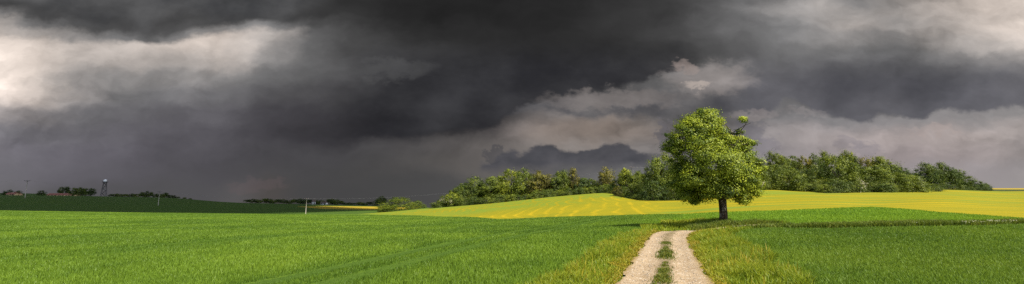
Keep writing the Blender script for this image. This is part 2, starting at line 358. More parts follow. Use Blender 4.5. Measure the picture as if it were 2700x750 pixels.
def path_dist(x, y):
    """signed distance to the right of the track's centre line, and half width there"""
    x = np.asarray(x); y = np.asarray(y); out = np.full(x.shape, 1e9); hw = np.zeros(x.shape); ss = np.zeros(x.shape)
    for c in range(0, len(x), 20000):
        dx = x[c:c+20000, None]-PLx[None, ::3, 0]; dy = y[c:c+20000, None]-PLx[None, ::3, 1]; k = np.argmin(dx*dx+dy*dy, 1); r = np.arange(len(k))
        s = dx[r, k]*PN[::3][k, 0]+dy[r, k]*PN[::3][k, 1]; dd = np.sqrt(dx[r, k]**2+dy[r, k]**2)
        out[c:c+20000] = np.where(s >= 0, dd, -dd); hw[c:c+20000] = PW[::3][k]; ss[c:c+20000] = k
    return out, hw
NCR = 21; V = []; A = []
for k in range(len(PLx)):
    for j in range(NCR):
        t = j/(NCR-1)*2-1; wob = .10*(vnoise(np.array([k*.22]), np.array([9.0 if t < 0 else 40.0]), 3)[0]-.5)*2+.06*(vnoise(np.array([k*.9]), np.array([9.0 if t < 0 else 40.0]), 5)[0]-.5)*2
        s = t*(PW[k]+(wob if abs(t) > .99 else 0)); x = PLx[k, 0]+PN[k, 0]*s; y = PLx[k, 1]+PN[k, 1]*s
        rut = -.035*math.exp(-((abs(t)-.55)/.2)**2)+.03*math.exp(-(t/.2)**2)
        V.append((x, y, float(Hgt(x, y))+.06+rut)); A.append((t+1)/2)
V = np.array(V)
i = (np.arange(len(PLx)-1)[:, None]*NCR+np.arange(NCR-1)[None, :]).ravel()
me = mesh_np('path', V, [np.stack([i, i+1, i+NCR+1, i+NCR], 1)], smooth=True)
a_ = me.attributes.new('across', 'FLOAT', 'POINT'); a_.data.foreach_set('value', np.array(A, np.float32))
tag(link('path', me, M['gravel']), 'pale stony farm track with two wheel ruts bending right over a small crest', kind='structure')
# ------------------------------------------------------------------ grass
def blades(name, x, y, h, w, lean, mat, label, cat='grass', seg2=True, tintv=None, zoff=0.0, kind='stuff'):
    n = len(x); z = Hgt(x, y)+zoff; yaw = RNG.uniform(0, 2*math.pi, n); la = RNG.uniform(0, 2*math.pi, n)
    bx, by = np.cos(yaw)*w/2, np.sin(yaw)*w/2; lx, ly = np.cos(la)*lean*h, np.sin(la)*lean*h
    b0 = np.stack([x-bx, y-by, z-.02], 1); b1 = np.stack([x+bx, y+by, z-.02], 1)
    if seg2:
        m0 = np.stack([x-bx*.8+lx*.3, y-by*.8+ly*.3, z+h*.55], 1); m1 = np.stack([x+bx*.8+lx*.3, y+by*.8+ly*.3, z+h*.55], 1)
        tp = np.stack([x+lx, y+ly, z+h*(1-.3*lean)], 1)
        V = np.stack([b0, b1, m1, m0, tp], 1).reshape(-1, 3); k = np.arange(n)*5
        q = np.stack([k, k+1, k+2, k+3], 1); tr = np.stack([k+3, k+2, k+4], 1)
        ti = RNG.uniform(0, 1, n) if tintv is None else tintv
        me = mesh_np(name, V, [q, tr], np.concatenate([ti, ti]))
    else:
        tp = np.stack([x+lx, y+ly, z+h*(1-.3*lean)], 1); V = np.stack([b0, b1, tp], 1).reshape(-1, 3); k = np.arange(n)*3
        ti = RNG.uniform(0, 1, n) if tintv is None else tintv
        me = mesh_np(name, V, [np.stack([k, k+1, k+2], 1)], ti)
    o = link(name, me, mat); tag(o, label, cat, kind=kind); return o
def sample_fan(n, ulo, uhi, y0, y1, pw):
    """density per square metre falls with distance ** pw"""
    q = 2-pw; t = RNG.uniform(0, 1, n); Y = (y0**q+t*(y1**q-y0**q))**(1/q) if abs(q) > 1e-6 else y0*(y1/y0)**t
    u = RNG.uniform(ulo, uhi, n); return u*Y, Y
def tram_q(x, y):
    a = x*math.cos(PDIR)-y*math.sin(PDIR)
    return np.abs(np.abs(np.mod(a-TRAM0, TRAMP)-TRAMP/2)-(TRAMP/2-.9))
# wheat, left of the track
def drill(x, y, sp=.19):
    a = x*math.cos(PDIR)-y*math.sin(PDIR); b = x*math.sin(PDIR)+y*math.cos(PDIR)
    a = np.round(a/sp)*sp+RNG.normal(0, .025, len(a)); return a*math.cos(PDIR)+b*math.sin(PDIR), -a*math.sin(PDIR)+b*math.cos(PDIR)
x, y = sample_fan(680000, -1.22, U0+.02, 11.5, 128, 1.7); x, y = drill(x, y)
keep = y < B2(x/y)-1
d, hw = path_dist(x, y); lv = 1.1+.8*fbm(x*.3, y*.3, 21, 2)
keep &= ~((y < 37) & (d > -(hw+lv)) )
keep &= ~((y < 60) & (y > 37) & (x/y > U(1735)))
tq = tram_q(x, y); dens = fbm(x*.5, y*.2, 4, 3)
keep &= (tq > .38) | (RNG.uniform(0, 1, len(x)) < .12)
x, y = x[keep], y[keep]; n = len(x)
hh = (.10+.07*fbm(x*.35, y*.35, 7, 3)+.04*RNG.uniform(-1, 1, n))*np.interp(y, [60, 125], [1, .45])
tq2 = tram_q(x, y); tk = np.exp(-(tq2/.65)**2)*np.clip(fbm(x*.10, y*.10, 92, 2)*2.6-.3, .45, 1); hh = hh*(1-.75*tk)
tn = np.clip(RNG.uniform(.08, .5, n)+.75*(fbm(x*.05, y*.10, 51, 3)-.46)+.4*(fbm(x*1.1, y*.5, 35, 3)-.5)-.9*tk, 0, 1)  # tint drops along wheel marks: crushed crop plus painted-in shading of the streaks
blades('wheat', x, y, hh, .005+.0008*y, RNG.uniform(.05, .5, n), M['blade_wheat'], 'dense bright green young cereal filling the wide field left of the track', 'crop', True, tn)
# wheat, right of the track
x, y = sample_fan(230000, U0-.02, 1.22, 11.5, 36, 1.5)
d, hw = path_dist(x, y); rv = 1.3+1.0*fbm(x*.3, y*.3, 25, 2)
keep = (y < V0(x/y)-.1) & (d > hw+rv)
x, y = x[keep], y[keep]; n = len(x)
hh = .12+.09*fbm(x*.35, y*.35, 8, 3)+.05*RNG.uniform(-1, 1, n)
tn = np.clip(RNG.uniform(.08, .6, n)+.5*(fbm(x*.15, y*.3, 43, 3)-.42)+.3*(fbm(x*1.3, y*1.3, 45, 2)-.5), 0, 1)
blades('wheat', x, y, hh, .007+.0009*y, RNG.uniform(.05, .6, n), M['blade_wheat_r'], 'deeper green cereal in the right foreground field', 'crop', True, tn)
# smooth crop behind the cross verge
x, y = sample_fan(90000, U(1700), 1.25, 37, 76, 1.6)
keep = (y > np.where(x/y > U0, V1(x/y), 37)) & (y < B2(x/y)-.5)
x, y = x[keep], y[keep]; n = len(x)
blades('wheat', x, y, .14+.05*RNG.uniform(-1, 1, n), .05+.0008*y, RNG.uniform(.05, .5, n), M['blade_mid'], 'short even green crop behind the rough grass strip', 'crop', False, np.clip(RNG.uniform(.1, .6, n)+.3*(fbm(x*.1, y*.1, 3, 2)-.5), 0, 1))
# verges of the track
def verge(side, n, wmin, wvar, seed, y1):
    k = RNG.integers(0, len(PLx), n*3); yk = PLx[k, 1]; p = RNG.uniform(0, 1, n*3) < (13.0/np.clip(yk, 11, 60))**.8
    k = k[p & (yk > 10) & (yk < y1)][:n]; m = len(k)
    off = PW[k]+(np.abs(RNG.normal(0, .48, m)) if False else RNG.uniform(0, 1, m)**.9*(wmin+wvar))
    off = off*side; x = PLx[k, 0]+PN[k, 0]*off+RNG.uniform(-.1, .1, m); y = PLx[k, 1]+PN[k, 1]*off+RNG.uniform(-.1, .1, m)
    d, hw = path_dist(x, y); e = np.abs(d)-hw; lim = wmin+wvar*fbm(x*.3, y*.3, seed, 2)+.5*(vnoise(x*1.7, y*1.7, seed+3)-.5)
    kk = (e > .0) & (e < lim) & (np.sign(d) == side); return x[kk], y[kk], e[kk], lim[kk]
for side, nn, wm, wv, seed, y1, lab in ((-1, 60000, 1.2, 1.2, 21, 31, 'tall yellow-green grass along the left edge of the track'), (1, 80000, 1.4, 1.4, 25, 33, 'tall yellow-green grass and reddish stalks right of the track')):
    x, y, e, lim = verge(side, nn, wm, wv, seed, y1)
    clump = fbm(x*.9, y*.9, seed+60, 3); keep = (RNG.uniform(0, 1, len(x)) < np.clip((clump-.25)*2.6, .15, 1)) & (e > .12)
    x, y, e, clump = x[keep], y[keep], e[keep], clump[keep]; n = len(x)
    prof = np.interp(e, [.1, .5, 1.2, 3.2, 4.6], [.12, .28, .46, .46, .34])*(.72 if side < 0 else .85)
    prof = prof*np.interp(y, [24, 31], [1, .62])
    hh = prof*(.35+1.25*clump)*(.7+.6*RNG.uniform(0, 1, n))
    tn = np.clip(.15+.75*RNG.uniform(0, 1, n)**1.4+.35*(clump-.5)+.25*np.exp(-e/.5), 0, 1)
    blades('tall_grass', x, y, hh, .010+.0008*y, RNG.uniform(.1, .9, n), M['blade_verge'], lab, 'grass', True, tn)
    q = RNG.uniform(0, 1, n) < (.012 if side < 0 else .03)*np.clip(vnoise(x*.5, y*.5, seed+5)*2.2-.5, 0, 2)
    x2, y2, h2 = x[q], y[q], hh[q]+.18; n2 = len(x2)
    blades('dry_stalks', x2, y2, h2, .018+.0009*y2, RNG.uniform(.05, .5, n2), M['blade_dry'], 'dry ochre stalks standing in the grass on the '+('left' if side < 0 else 'right')+' of the track', 'grass', True)
    # short dry fringe at the very edge of the gravel
    x, y, e, lim = verge(side, 16000, .38, .3, seed+7, 33); n = len(x)
    blades('dry_fringe', x, y, (.07+.12*RNG.uniform(0, 1, n))*np.interp(e, [0, .5], [.6, 1.3]), .012+.0010*y, RNG.uniform(.3, 1.3, n), M['blade_dry'], 'short orange-yellow grass fringe bordering the gravel on the '+('left' if side < 0 else 'right'), 'grass', True)
# knoll of rough grass past the crest of the track
n = 26000; x = RNG.uniform(7.5, 17.5, n); y = RNG.uniform(31.5, 47, n); u = x/y
d, hw = path_dist(x, y); px_ = u*F+CX
m = (np.abs(d) > hw+.05) & (u > U(1690)) & (u < U(1925)) & ((y < 40) | (np.abs(u-U(1800)) < .045))
cl = fbm(x*.6, y*.6, 71, 3); m &= RNG.uniform(0, 1, n) < np.clip((cl-.28)*3, .1, 1); x, y, cl = x[m], y[m], cl[m]; n = len(x)
kn = np.exp(-((x-14.3)/1.3)**2-((y-41)/3)**2)
blades('tall_grass', x, y, (.16+.30*cl+.35*kn)*(.7+.6*RNG.uniform(0, 1, n)), .05, RNG.uniform(.1, .8, n), M['blade_verge'], 'mound of rough yellowish grass just beyond the crest of the track', 'grass', True, np.clip(RNG.uniform(.2, .9, n)+.4*kn, 0, 1))
# strip of rough grass across the right
n = 75000; u = RNG.uniform(U0+.03, 1.25, n); y = V0(u)+(V1(u)-V0(u))*RNG.uniform(0, .75, n); x = u*y
cl = fbm(x*.45, y*.9, 81, 3); m = RNG.uniform(0, 1, n) < np.clip((cl-.22)*3, .15, 1); x, y, cl = x[m], y[m], cl[m]; n = len(x)
d, hw = path_dist(x, y); m = np.abs(d) > hw*.9; x, y, cl = x[m], y[m], cl[m]; n = len(x)
blades('tall_grass', x, y, (.16+.42*cl)*(.6+.6*RNG.uniform(0, 1, n)), .035+.02*RNG.uniform(0, 1, n), RNG.uniform(.1, .7, n), M['blade_strip'], 'band of dark rough grass dividing the two green fields on the right', 'grass', True, np.clip(RNG.uniform(0, .9, n)**1.3, 0, 1))
# weeds in the middle of the track
spots = [(19.6,1.2,.30,.15),(20.6,.9,.26,.18),(15.9,1.1,.17,.11),(14.2,.9,.20,.13),(13.2,1.3,.24,.12),(24.4,1.0,.2,.05),(11.6,1.2,.3,.13),(17.4,1.1,.13,.08),(22.3,1.0,.12,.05)]
X = []; Y_ = []; Hh = []
for (yy, ln, wd, ht) in spots:
    k0 = int(np.argmin(np.abs(PLx[:, 1]-yy)+np.abs(PLx[:, 0]-PLx[np.argmin(np.abs(PLx[:, 1]-yy)), 0])*0)); c = PLx[k0]; nrm = PN[k0]; tg = d_[k0]; m = 900
    a = RNG.normal(0, ln*.42, m); b = RNG.normal(0, wd*.55, m)-.02
    X.append(c[0]+tg[0]*a+nrm[0]*b); Y_.append(c[1]+tg[1]*a+nrm[1]*b); Hh.append(ht*(.4+.9*RNG.uniform(0, 1, m))*np.exp(-(a/ln)**2-(b/wd/1.3)**2)+.02)
x = np.concatenate(X); y = np.concatenate(Y_); hh = np.concatenate(Hh)
k = RNG.integers(0, len(PLx), 4200); b = RNG.normal(0, .17, 4200); x = np.concatenate([x, PLx[k, 0]+PN[k, 0]*b]); y = np.concatenate([y, PLx[k, 1]+PN[k, 1]*b]); hh = np.concatenate([hh, np.full(4200, .05)])
m = (y < 29) & (y > 5) & (RNG.uniform(0, 1, len(x)) < np.clip((fbm(x*1.6, y*1.6, 77, 3)-.3)*4, .08, 1)); x, y, hh = x[m], y[m], hh[m]; n = len(x)
blades('weeds', x, y, hh, .022, RNG.uniform(.2, 1.4, n), M['blade_weed'], 'low green and dry weeds growing between the two wheel ruts', 'weeds', True, None, .07)
# loose stones
n = 5200; k = RNG.integers(0, len(PLx), n); k = k[(PLx[k, 1] > 9) & (PLx[k, 1] < 31)]; n = len(k); b = RNG.uniform(-1.02, 1.02, n)*PW[k]
x = PLx[k, 0]+PN[k, 0]*b+RNG.uniform(-.1, .1, n); y = PLx[k, 1]+PN[k, 1]*b; z = Hgt(x, y)+.055; s = .010+.022*RNG.uniform(0, 1, n)**3
oc = np.array([(1,0,0),(0,1,0),(-1,0,0),(0,-1,0),(0,0,.7),(0,0,-.5)]); an = RNG.uniform(0, 6.28, n)
R = np.stack([np.stack([np.cos(an), -np.sin(an)], 1), np.stack([np.sin(an), np.cos(an)], 1)], 1)
ocv = np.repeat(oc[None], n, 0)*(1+.35*RNG.uniform(-1, 1, (n, 6, 3))); xy = np.einsum('nij,nkj->nki', R, ocv[:, :, :2])
V = np.concatenate([xy, ocv[:, :, 2:]], 2)*s[:, None, None]+np.stack([x, y, z], 1)[:, None, :]
ft = np.array([(0,1,4),(1,2,4),(2,3,4),(3,0,4),(1,0,5),(2,1,5),(3,2,5),(0,3,5)])
me = mesh_np('gravel', V.reshape(-1, 3), [(np.arange(n)[:, None, None]*6+ft[None]).reshape(-1, 3)], np.repeat(RNG.uniform(0, 1, n), 8))
tag(link('gravel', me, simple_noise('stone', (.26,.22,.17), (.48,.42,.35), 20)), 'loose pale stones scattered over the farm track', 'gravel', kind='stuff')
# ------------------------------------------------------------------ trees
def crown_mesh(name, lobes, nleaf, size, per=26, spread=.13, seed=1, shell=.75, nrm=(.55,.5)):
    """leaf faces gathered in clumps over and inside ellipsoid lobes (cx,cy,cz,rx,ry,rz)"""
    r = np.random.default_rng(seed); L = np.array(lobes, float); vol = (L[:, 3]*L[:, 4]*L[:, 5])**(2/3); pr = vol/vol.sum(); pr = np.maximum(pr, .0012*(len(L) > 20)); pr = pr/pr.sum()
    nc = max(1, nleaf//per); li = r.choice(len(L), nc, p=pr); d = r.normal(0, 1, (nc, 3)); d /= np.linalg.norm(d, axis=1)[:, None]
    rad = np.where(r.uniform(0, 1, nc) < shell, r.uniform(.78, 1.06, nc), r.uniform(.2, .8, nc))[:, None]
    cen = L[li, :3]+d*L[li, 3:]*rad; srad = np.mean(L[li, 3:], axis=1)*spread*r.uniform(.6, 1.7, nc)+size*.6; srad = np.maximum(srad, size*2.3 if size > .05 else 0)
    ci = np.repeat(np.arange(nc), per); g = r.normal(0, 1, (len(ci), 3)); g[:, 2] *= .5; gn = g/(np.linalg.norm(g, axis=1)[:, None]+1e-6)
    pos = cen[ci]+g*srad[ci][:, None]; n = len(pos)
    nr = d[ci]*nrm[0]*.45+gn*nrm[0]*.75+r.normal(0, nrm[1], (n, 3))+np.array([0, 0, .35]); nr /= np.linalg.norm(nr, axis=1)[:, None]
    a = np.cross(nr, r.normal(0, 1, (n, 3))); a /= np.linalg.norm(a, axis=1)[:, None]; b = np.cross(nr, a)
    s = size*r.uniform(.55, 1.25, n)[:, None]; a = a*s; b = b*s*.62; up = nr*s*.12
    V = np.stack([pos-a, pos-b+up, pos+a, pos+b+up], 1).reshape(-1, 3); k = np.arange(n)*4
    ct = r.uniform(0, 1, nc)**1.15; ti = np.clip(ct[ci]*.85+r.uniform(0, .2, n), 0, 1)
    return mesh_np(name, V, [np.stack([k, k+1, k+2, k+3], 1)], ti), cen
# --- the big tree beside the track
TY = 37.0; TB = P(1907, 588, TY); TB.z = float(Hgt(TB.x, TB.y)); SC = TY/F
tree = empty('broadleaf_tree', TB); tag(tree, 'large lone broadleaf tree with a full yellow-green crown standing beside the track', 'tree')
def tl(px, py, dy=0.0): p = P(px, py, TY)-TB; return Vector((p.x, dy, p.z))
lob = [(1850,335,46,42,0),(1868,312,28,26,.1),(1825,325,26,26,.2),(1815,350,40,34,-.3),(1785,385,34,28,.2),(1772,372,22,16,-.3),(1778,395,24,14,0),(1835,400,52,40,-.6),(1880,385,44,44,.5),(1870,440,60,44,-.9),
       (1815,450,40,34,.3),(1800,490,32,28,.4),(1845,495,44,36,-.5),(1825,515,32,18,.2),(1800,478,24,22,-.6),(1925,430,42,44,-.5),(1945,400,26,22,.6),(1962,384,16,18,0),(1975,378,12,13,-.2),
       (1955,450,36,40,.3),(1970,490,32,34,-.2),(1940,505,38,28,.5),(1985,470,22,24,.2),(1955,525,26,14,-.2),(1910,495,36,26,.9),(1895,350,24,26,.3),(1905,470,40,30,-1.0),
       (1838,530,16,10,.1),(1943,322,6,10,-.45),(1934,350,8,9,-.4),(1994,510,15,16,0),(1850,298,17,12,0),(1992,425,10,10,0),(1905,365,22,22,-.4),(1922,385,26,24,-.1),(1948,372,22,16,.2),(1968,372,15,13,-.1),(1962,412,26,24,-.3),(1988,468,24,26,.1),(1902,322,14,18,.2),(1972,440,24,22,-.5),(1768,362,14,16,.1),(1812,470,34,30,-.7),(1790,420,20,16,.2),(1880,505,40,22,-.8),(1930,470,34,28,-1.0)]
def L3(t):
    px, py, rx, ry, dy = t; c = tl(px, py, dy*2.0); ry_ = ry*SC*.86; rx_ = rx*SC*.86; return (c.x, c.y, c.z, rx_, min(1.9, max(rx_, ry_)*1.25), ry_)
LOB = [L3(t) for t in lob]
cm, cen = crown_mesh('crown', LOB, 115000, .064, 110, .21, 5, .80, (1.1,.28))
crown = link('crown', cm, M['leaf_main'], tree)
mb = MB()
mb.tube([tl(1907, 592), tl(1907, 585), tl(1908, 570), tl(1906, 545), tl(1904, 522), tl(1905, 505), tl(1910, 480)], [.44,.34,.30,.285,.31,.34,.25], 14)
limbs = [([(1904,520),(1890,498),(1872,470),(1850,430),(1835,380),(1840,335)], [.19,.15,.12,.09,.06,.025], 0),
         ([(1906,515),(1908,480),(1900,440),(1890,400),(1872,350),(1858,305)], [.19,.16,.13,.09,.06,.02], .4),
         ([(1907,512),(1925,480),(1940,450),(1952,410),(1968,385)], [.17,.12,.09,.06,.02], -.3),
         ([(1908,500),(1915,460),(1914,420),(1922,385),(1932,350),(1943,322)], [.13,.1,.07,.045,.032,.018], -.9),
         ([(1900,520),(1870,500),(1835,490),(1805,490)], [.13,.09,.06,.02], -.6),
         ([(1890,498),(1850,470),(1815,440),(1785,390)], [.10,.08,.05,.02], .5),
         ([(1915,515),(1940,505),(1965,500),(1990,500)], [.11,.08,.05,.02], .4),
         ([(1902,528),(1880,520),(1850,525),(1838,532)], [.07,.05,.03,.015], 0),
         ([(1912,525),(1935,520),(1960,524)], [.07,.05,.02], 0),
         ([(1915,455),(1945,440),(1975,430),(1995,425)], [.07,.05,.03,.012], 0),
         ([(1932,350),(1940,340),(1950,332)], [.02,.015,.01], -.9)]
for pts, rad, dy in limbs:
    q = [tl(a, b, dy*2*i/(len(pts)-1)) for i, (a, b) in enumerate(pts)]
    q2 = []; r2 = []
    for i in range(len(q)-1):
        for s in range(4):
            t = s/4; j = Vector((random.uniform(-1, 1), random.uniform(-1, 1), random.uniform(-1, 1)))*.05*(i > 0); q2.append(q[i].lerp(q[i+1], t)+j); r2.append(rad[i]*(1-t)+rad[i+1]*t)
    q2.append(q[-1]); r2.append(rad[-1]); mb.tube(q2, r2, 8)
# twigs that carry the clumps
nodes = []
for pts, rad, dy in limbs:
    for i, (a, b) in enumerate(pts): nodes.append(tl(a, b, dy*2*i/(len(pts)-1)))
for c in cen[::2]:
    c = Vector(c); nb = min(nodes[6:], key=lambda q: (q-c).length)
    if c.x > tl(1932, 340).x and c.z > tl(1932, 352).z: continue
    if (nb-c).length < 2.2:
        mid = nb.lerp(c, .5)+Vector((random.uniform(-.12, .12), random.uniform(-.12, .12), .1)); mb.tube([nb, mid, c], [.028, .016, .006], 5, False)
mb.build('trunk', M['bark'], tree, smooth=True)
# --- crown variants for the woods (unit height, unit width)
def variant(seed, kind):
    r = random.Random(seed); L = []
    if kind == 'round': L = [(0,0,.56,.42,.42,.40)]; k = 11; sp = (.32,.28,.58); rr = (.14,.22)
    elif kind == 'tall': L = [(0,0,.55,.30,.30,.42)]; k = 10; sp = (.28,.38,.55); rr = (.10,.18)
    elif kind == 'broad': L = [(0,0,.52,.44,.42,.36),(0,0,.30,.46,.42,.26)]; k = 12; sp = (.38,.26,.52); rr = (.12,.2)
    else: L = [(0,0,.38,.46,.44,.42),(0,0,.2,.5,.46,.22)]; k = 10; sp = (.42,.28,.42); rr = (.12,.24)
    for i in range(k):
        a = r.uniform(0, 6.28); e = r.uniform(-.7, 1); ce = math.sqrt(max(0, 1-e*e)); q = r.uniform(*rr)
        L.append((math.cos(a)*sp[0]*ce, math.sin(a)*sp[0]*ce, max(q*.9, sp[2]+sp[1]*e), q, q, q*.8))
    return L
CR = {}
for kind, cnt in (('round', 3), ('tall', 3), ('broad', 3), ('shrub', 3)):
    for s in range(cnt): CR[kind, s] = crown_mesh('crown', variant(100+s*7+len(kind), kind), 8400, .019, 70, .20, 50+s+len(kind), .9, (1.1,.28))[0]
CR['ball', 0] = crown_mesh('crown', variant(321, 'shrub'), 13000, .014, 70, .19, 90, .88, (1.1,.28))[0]
for me in CR.values():
    v = np.empty(len(me.vertices)*3, np.float32); me.vertices.foreach_get('co', v); v = v.reshape(-1, 3)
    q = np.percentile(v[:, 2], 99.3); v[:, 2] *= 1/q; ex = np.percentile(np.abs(v[:, :2]), 98.5); v[:, :2] *= .5/ex
    me.vertices.foreach_set('co', v.ravel()); me.update()
def trunk_mesh(r0):
    b = MB(); b.tube([(0,0,-.02),(0.01,0,.15),(0,.01,.35),(0.015,0,.6)], [r0*1.3, r0, r0*.8, r0*.4], 7)
    for a in range(4):
        an = a*1.6+.3; b.tube([(0,0,.3+.05*a),(math.cos(an)*.15, math.sin(an)*.15, .5+.04*a),(math.cos(an)*.26, math.sin(an)*.26, .66+.03*a)], [r0*.5, r0*.35, r0*.12], 5)
    return b.mesh('trunk', True)
TM = trunk_mesh(.022); TMS = trunk_mesh(.03)
def make_tree(name, label, cat, px, top, wpx, Y, kind, v, mat, group=None, blossom=0, sink=0.0, hmin=None):
    s, t = ST(px, 520); x = float(s)*Y; z0 = float(Hgt(x, Y))-sink; ztop = EYE+float(ST(px, top)[1])*Y; h = ztop-z0
    if hmin: h = max(h, hmin)
    wd = wpx*Y/F
    o = empty(name, (x, Y, z0), random.uniform(0, 6.28)); tag(o, label, cat, group)
    c = bpy.data.objects.new('crown', CR[kind, v]); COL.objects.link(c); c.parent = o; c.scale = (wd*1.02, wd*1.02, h*1.0)
    if len(CR[kind, v].materials) == 0: CR[kind, v].materials.append(M['leaf_mid'])
    c.material_slots[0].link = 'OBJECT'; c.material_slots[0].material = M[mat]
    tr = bpy.data.objects.new('trunk', TMS if kind == 'shrub' else TM); COL.objects.link(tr); tr.parent = o; tr.scale = (h, h, h)
    if not tr.data.materials: tr.data.materials.append(M['bark'])
    if blossom:
        me, _ = crown_mesh('blossom', [(r_[0]*wd, r_[1]*wd, r_[2]*h, r_[3]*wd, r_[4]*wd, r_[5]*h) for r_ in variant(555+int(px), kind)[2:9]], blossom, .13, 14, .16, int(px), 1.0)
        link('blossom', me, M['blossom'], o)
    return o
T = make_tree
# left-hand far trees (under the cloud shadow)
FL = 'small dark trees along the far left skyline'
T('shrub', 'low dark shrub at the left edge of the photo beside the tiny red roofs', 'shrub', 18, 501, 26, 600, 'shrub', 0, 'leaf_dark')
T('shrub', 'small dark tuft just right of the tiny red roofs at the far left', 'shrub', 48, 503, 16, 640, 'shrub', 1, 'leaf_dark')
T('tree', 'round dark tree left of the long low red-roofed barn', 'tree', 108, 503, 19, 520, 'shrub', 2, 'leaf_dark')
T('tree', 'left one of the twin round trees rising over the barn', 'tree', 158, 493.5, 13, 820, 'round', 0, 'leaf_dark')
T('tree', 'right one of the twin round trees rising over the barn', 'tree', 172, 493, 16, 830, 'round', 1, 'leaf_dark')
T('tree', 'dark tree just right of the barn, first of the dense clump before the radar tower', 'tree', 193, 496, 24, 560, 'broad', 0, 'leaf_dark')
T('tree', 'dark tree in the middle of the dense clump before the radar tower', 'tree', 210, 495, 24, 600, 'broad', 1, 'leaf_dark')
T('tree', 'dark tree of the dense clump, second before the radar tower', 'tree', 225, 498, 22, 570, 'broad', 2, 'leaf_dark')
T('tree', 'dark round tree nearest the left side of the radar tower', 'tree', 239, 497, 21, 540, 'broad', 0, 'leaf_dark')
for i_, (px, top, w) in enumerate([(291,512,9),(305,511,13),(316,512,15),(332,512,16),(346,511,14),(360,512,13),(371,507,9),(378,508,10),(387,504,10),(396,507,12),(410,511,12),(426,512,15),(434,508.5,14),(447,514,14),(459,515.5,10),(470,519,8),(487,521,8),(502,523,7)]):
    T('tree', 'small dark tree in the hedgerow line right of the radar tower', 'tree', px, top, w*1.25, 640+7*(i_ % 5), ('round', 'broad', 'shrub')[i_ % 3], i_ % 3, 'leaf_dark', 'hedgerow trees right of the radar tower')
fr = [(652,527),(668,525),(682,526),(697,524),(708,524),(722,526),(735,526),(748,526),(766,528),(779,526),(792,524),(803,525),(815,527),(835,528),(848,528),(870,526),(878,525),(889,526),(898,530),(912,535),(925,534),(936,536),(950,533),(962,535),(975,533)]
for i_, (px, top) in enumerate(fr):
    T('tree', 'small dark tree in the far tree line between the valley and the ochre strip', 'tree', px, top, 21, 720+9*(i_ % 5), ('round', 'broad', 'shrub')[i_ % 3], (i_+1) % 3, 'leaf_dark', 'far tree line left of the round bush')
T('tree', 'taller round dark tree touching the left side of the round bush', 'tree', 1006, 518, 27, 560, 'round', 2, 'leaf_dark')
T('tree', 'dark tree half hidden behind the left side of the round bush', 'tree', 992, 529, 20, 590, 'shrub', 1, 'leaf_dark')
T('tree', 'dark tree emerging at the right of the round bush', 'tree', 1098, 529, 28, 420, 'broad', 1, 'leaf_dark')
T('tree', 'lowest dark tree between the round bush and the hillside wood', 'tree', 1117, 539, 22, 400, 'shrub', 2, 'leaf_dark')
T('bush', 'large round olive-green bush alone at the left foot of the yellow hill', 'bush', 1047, 521, 100, 178, 'ball', 0, 'leaf_mid', None, 0, .3)
T('bush', 'low left shoulder of foliage against the large round bush', 'bush', 1012, 541, 38, 176, 'shrub', 0, 'leaf_mid', None, 0, .2)
T('bush', 'low sloping bush on the right flank of the large round bush', 'bush', 1092, 540, 40, 180, 'shrub', 2, 'leaf_mid', None, 0, .2)
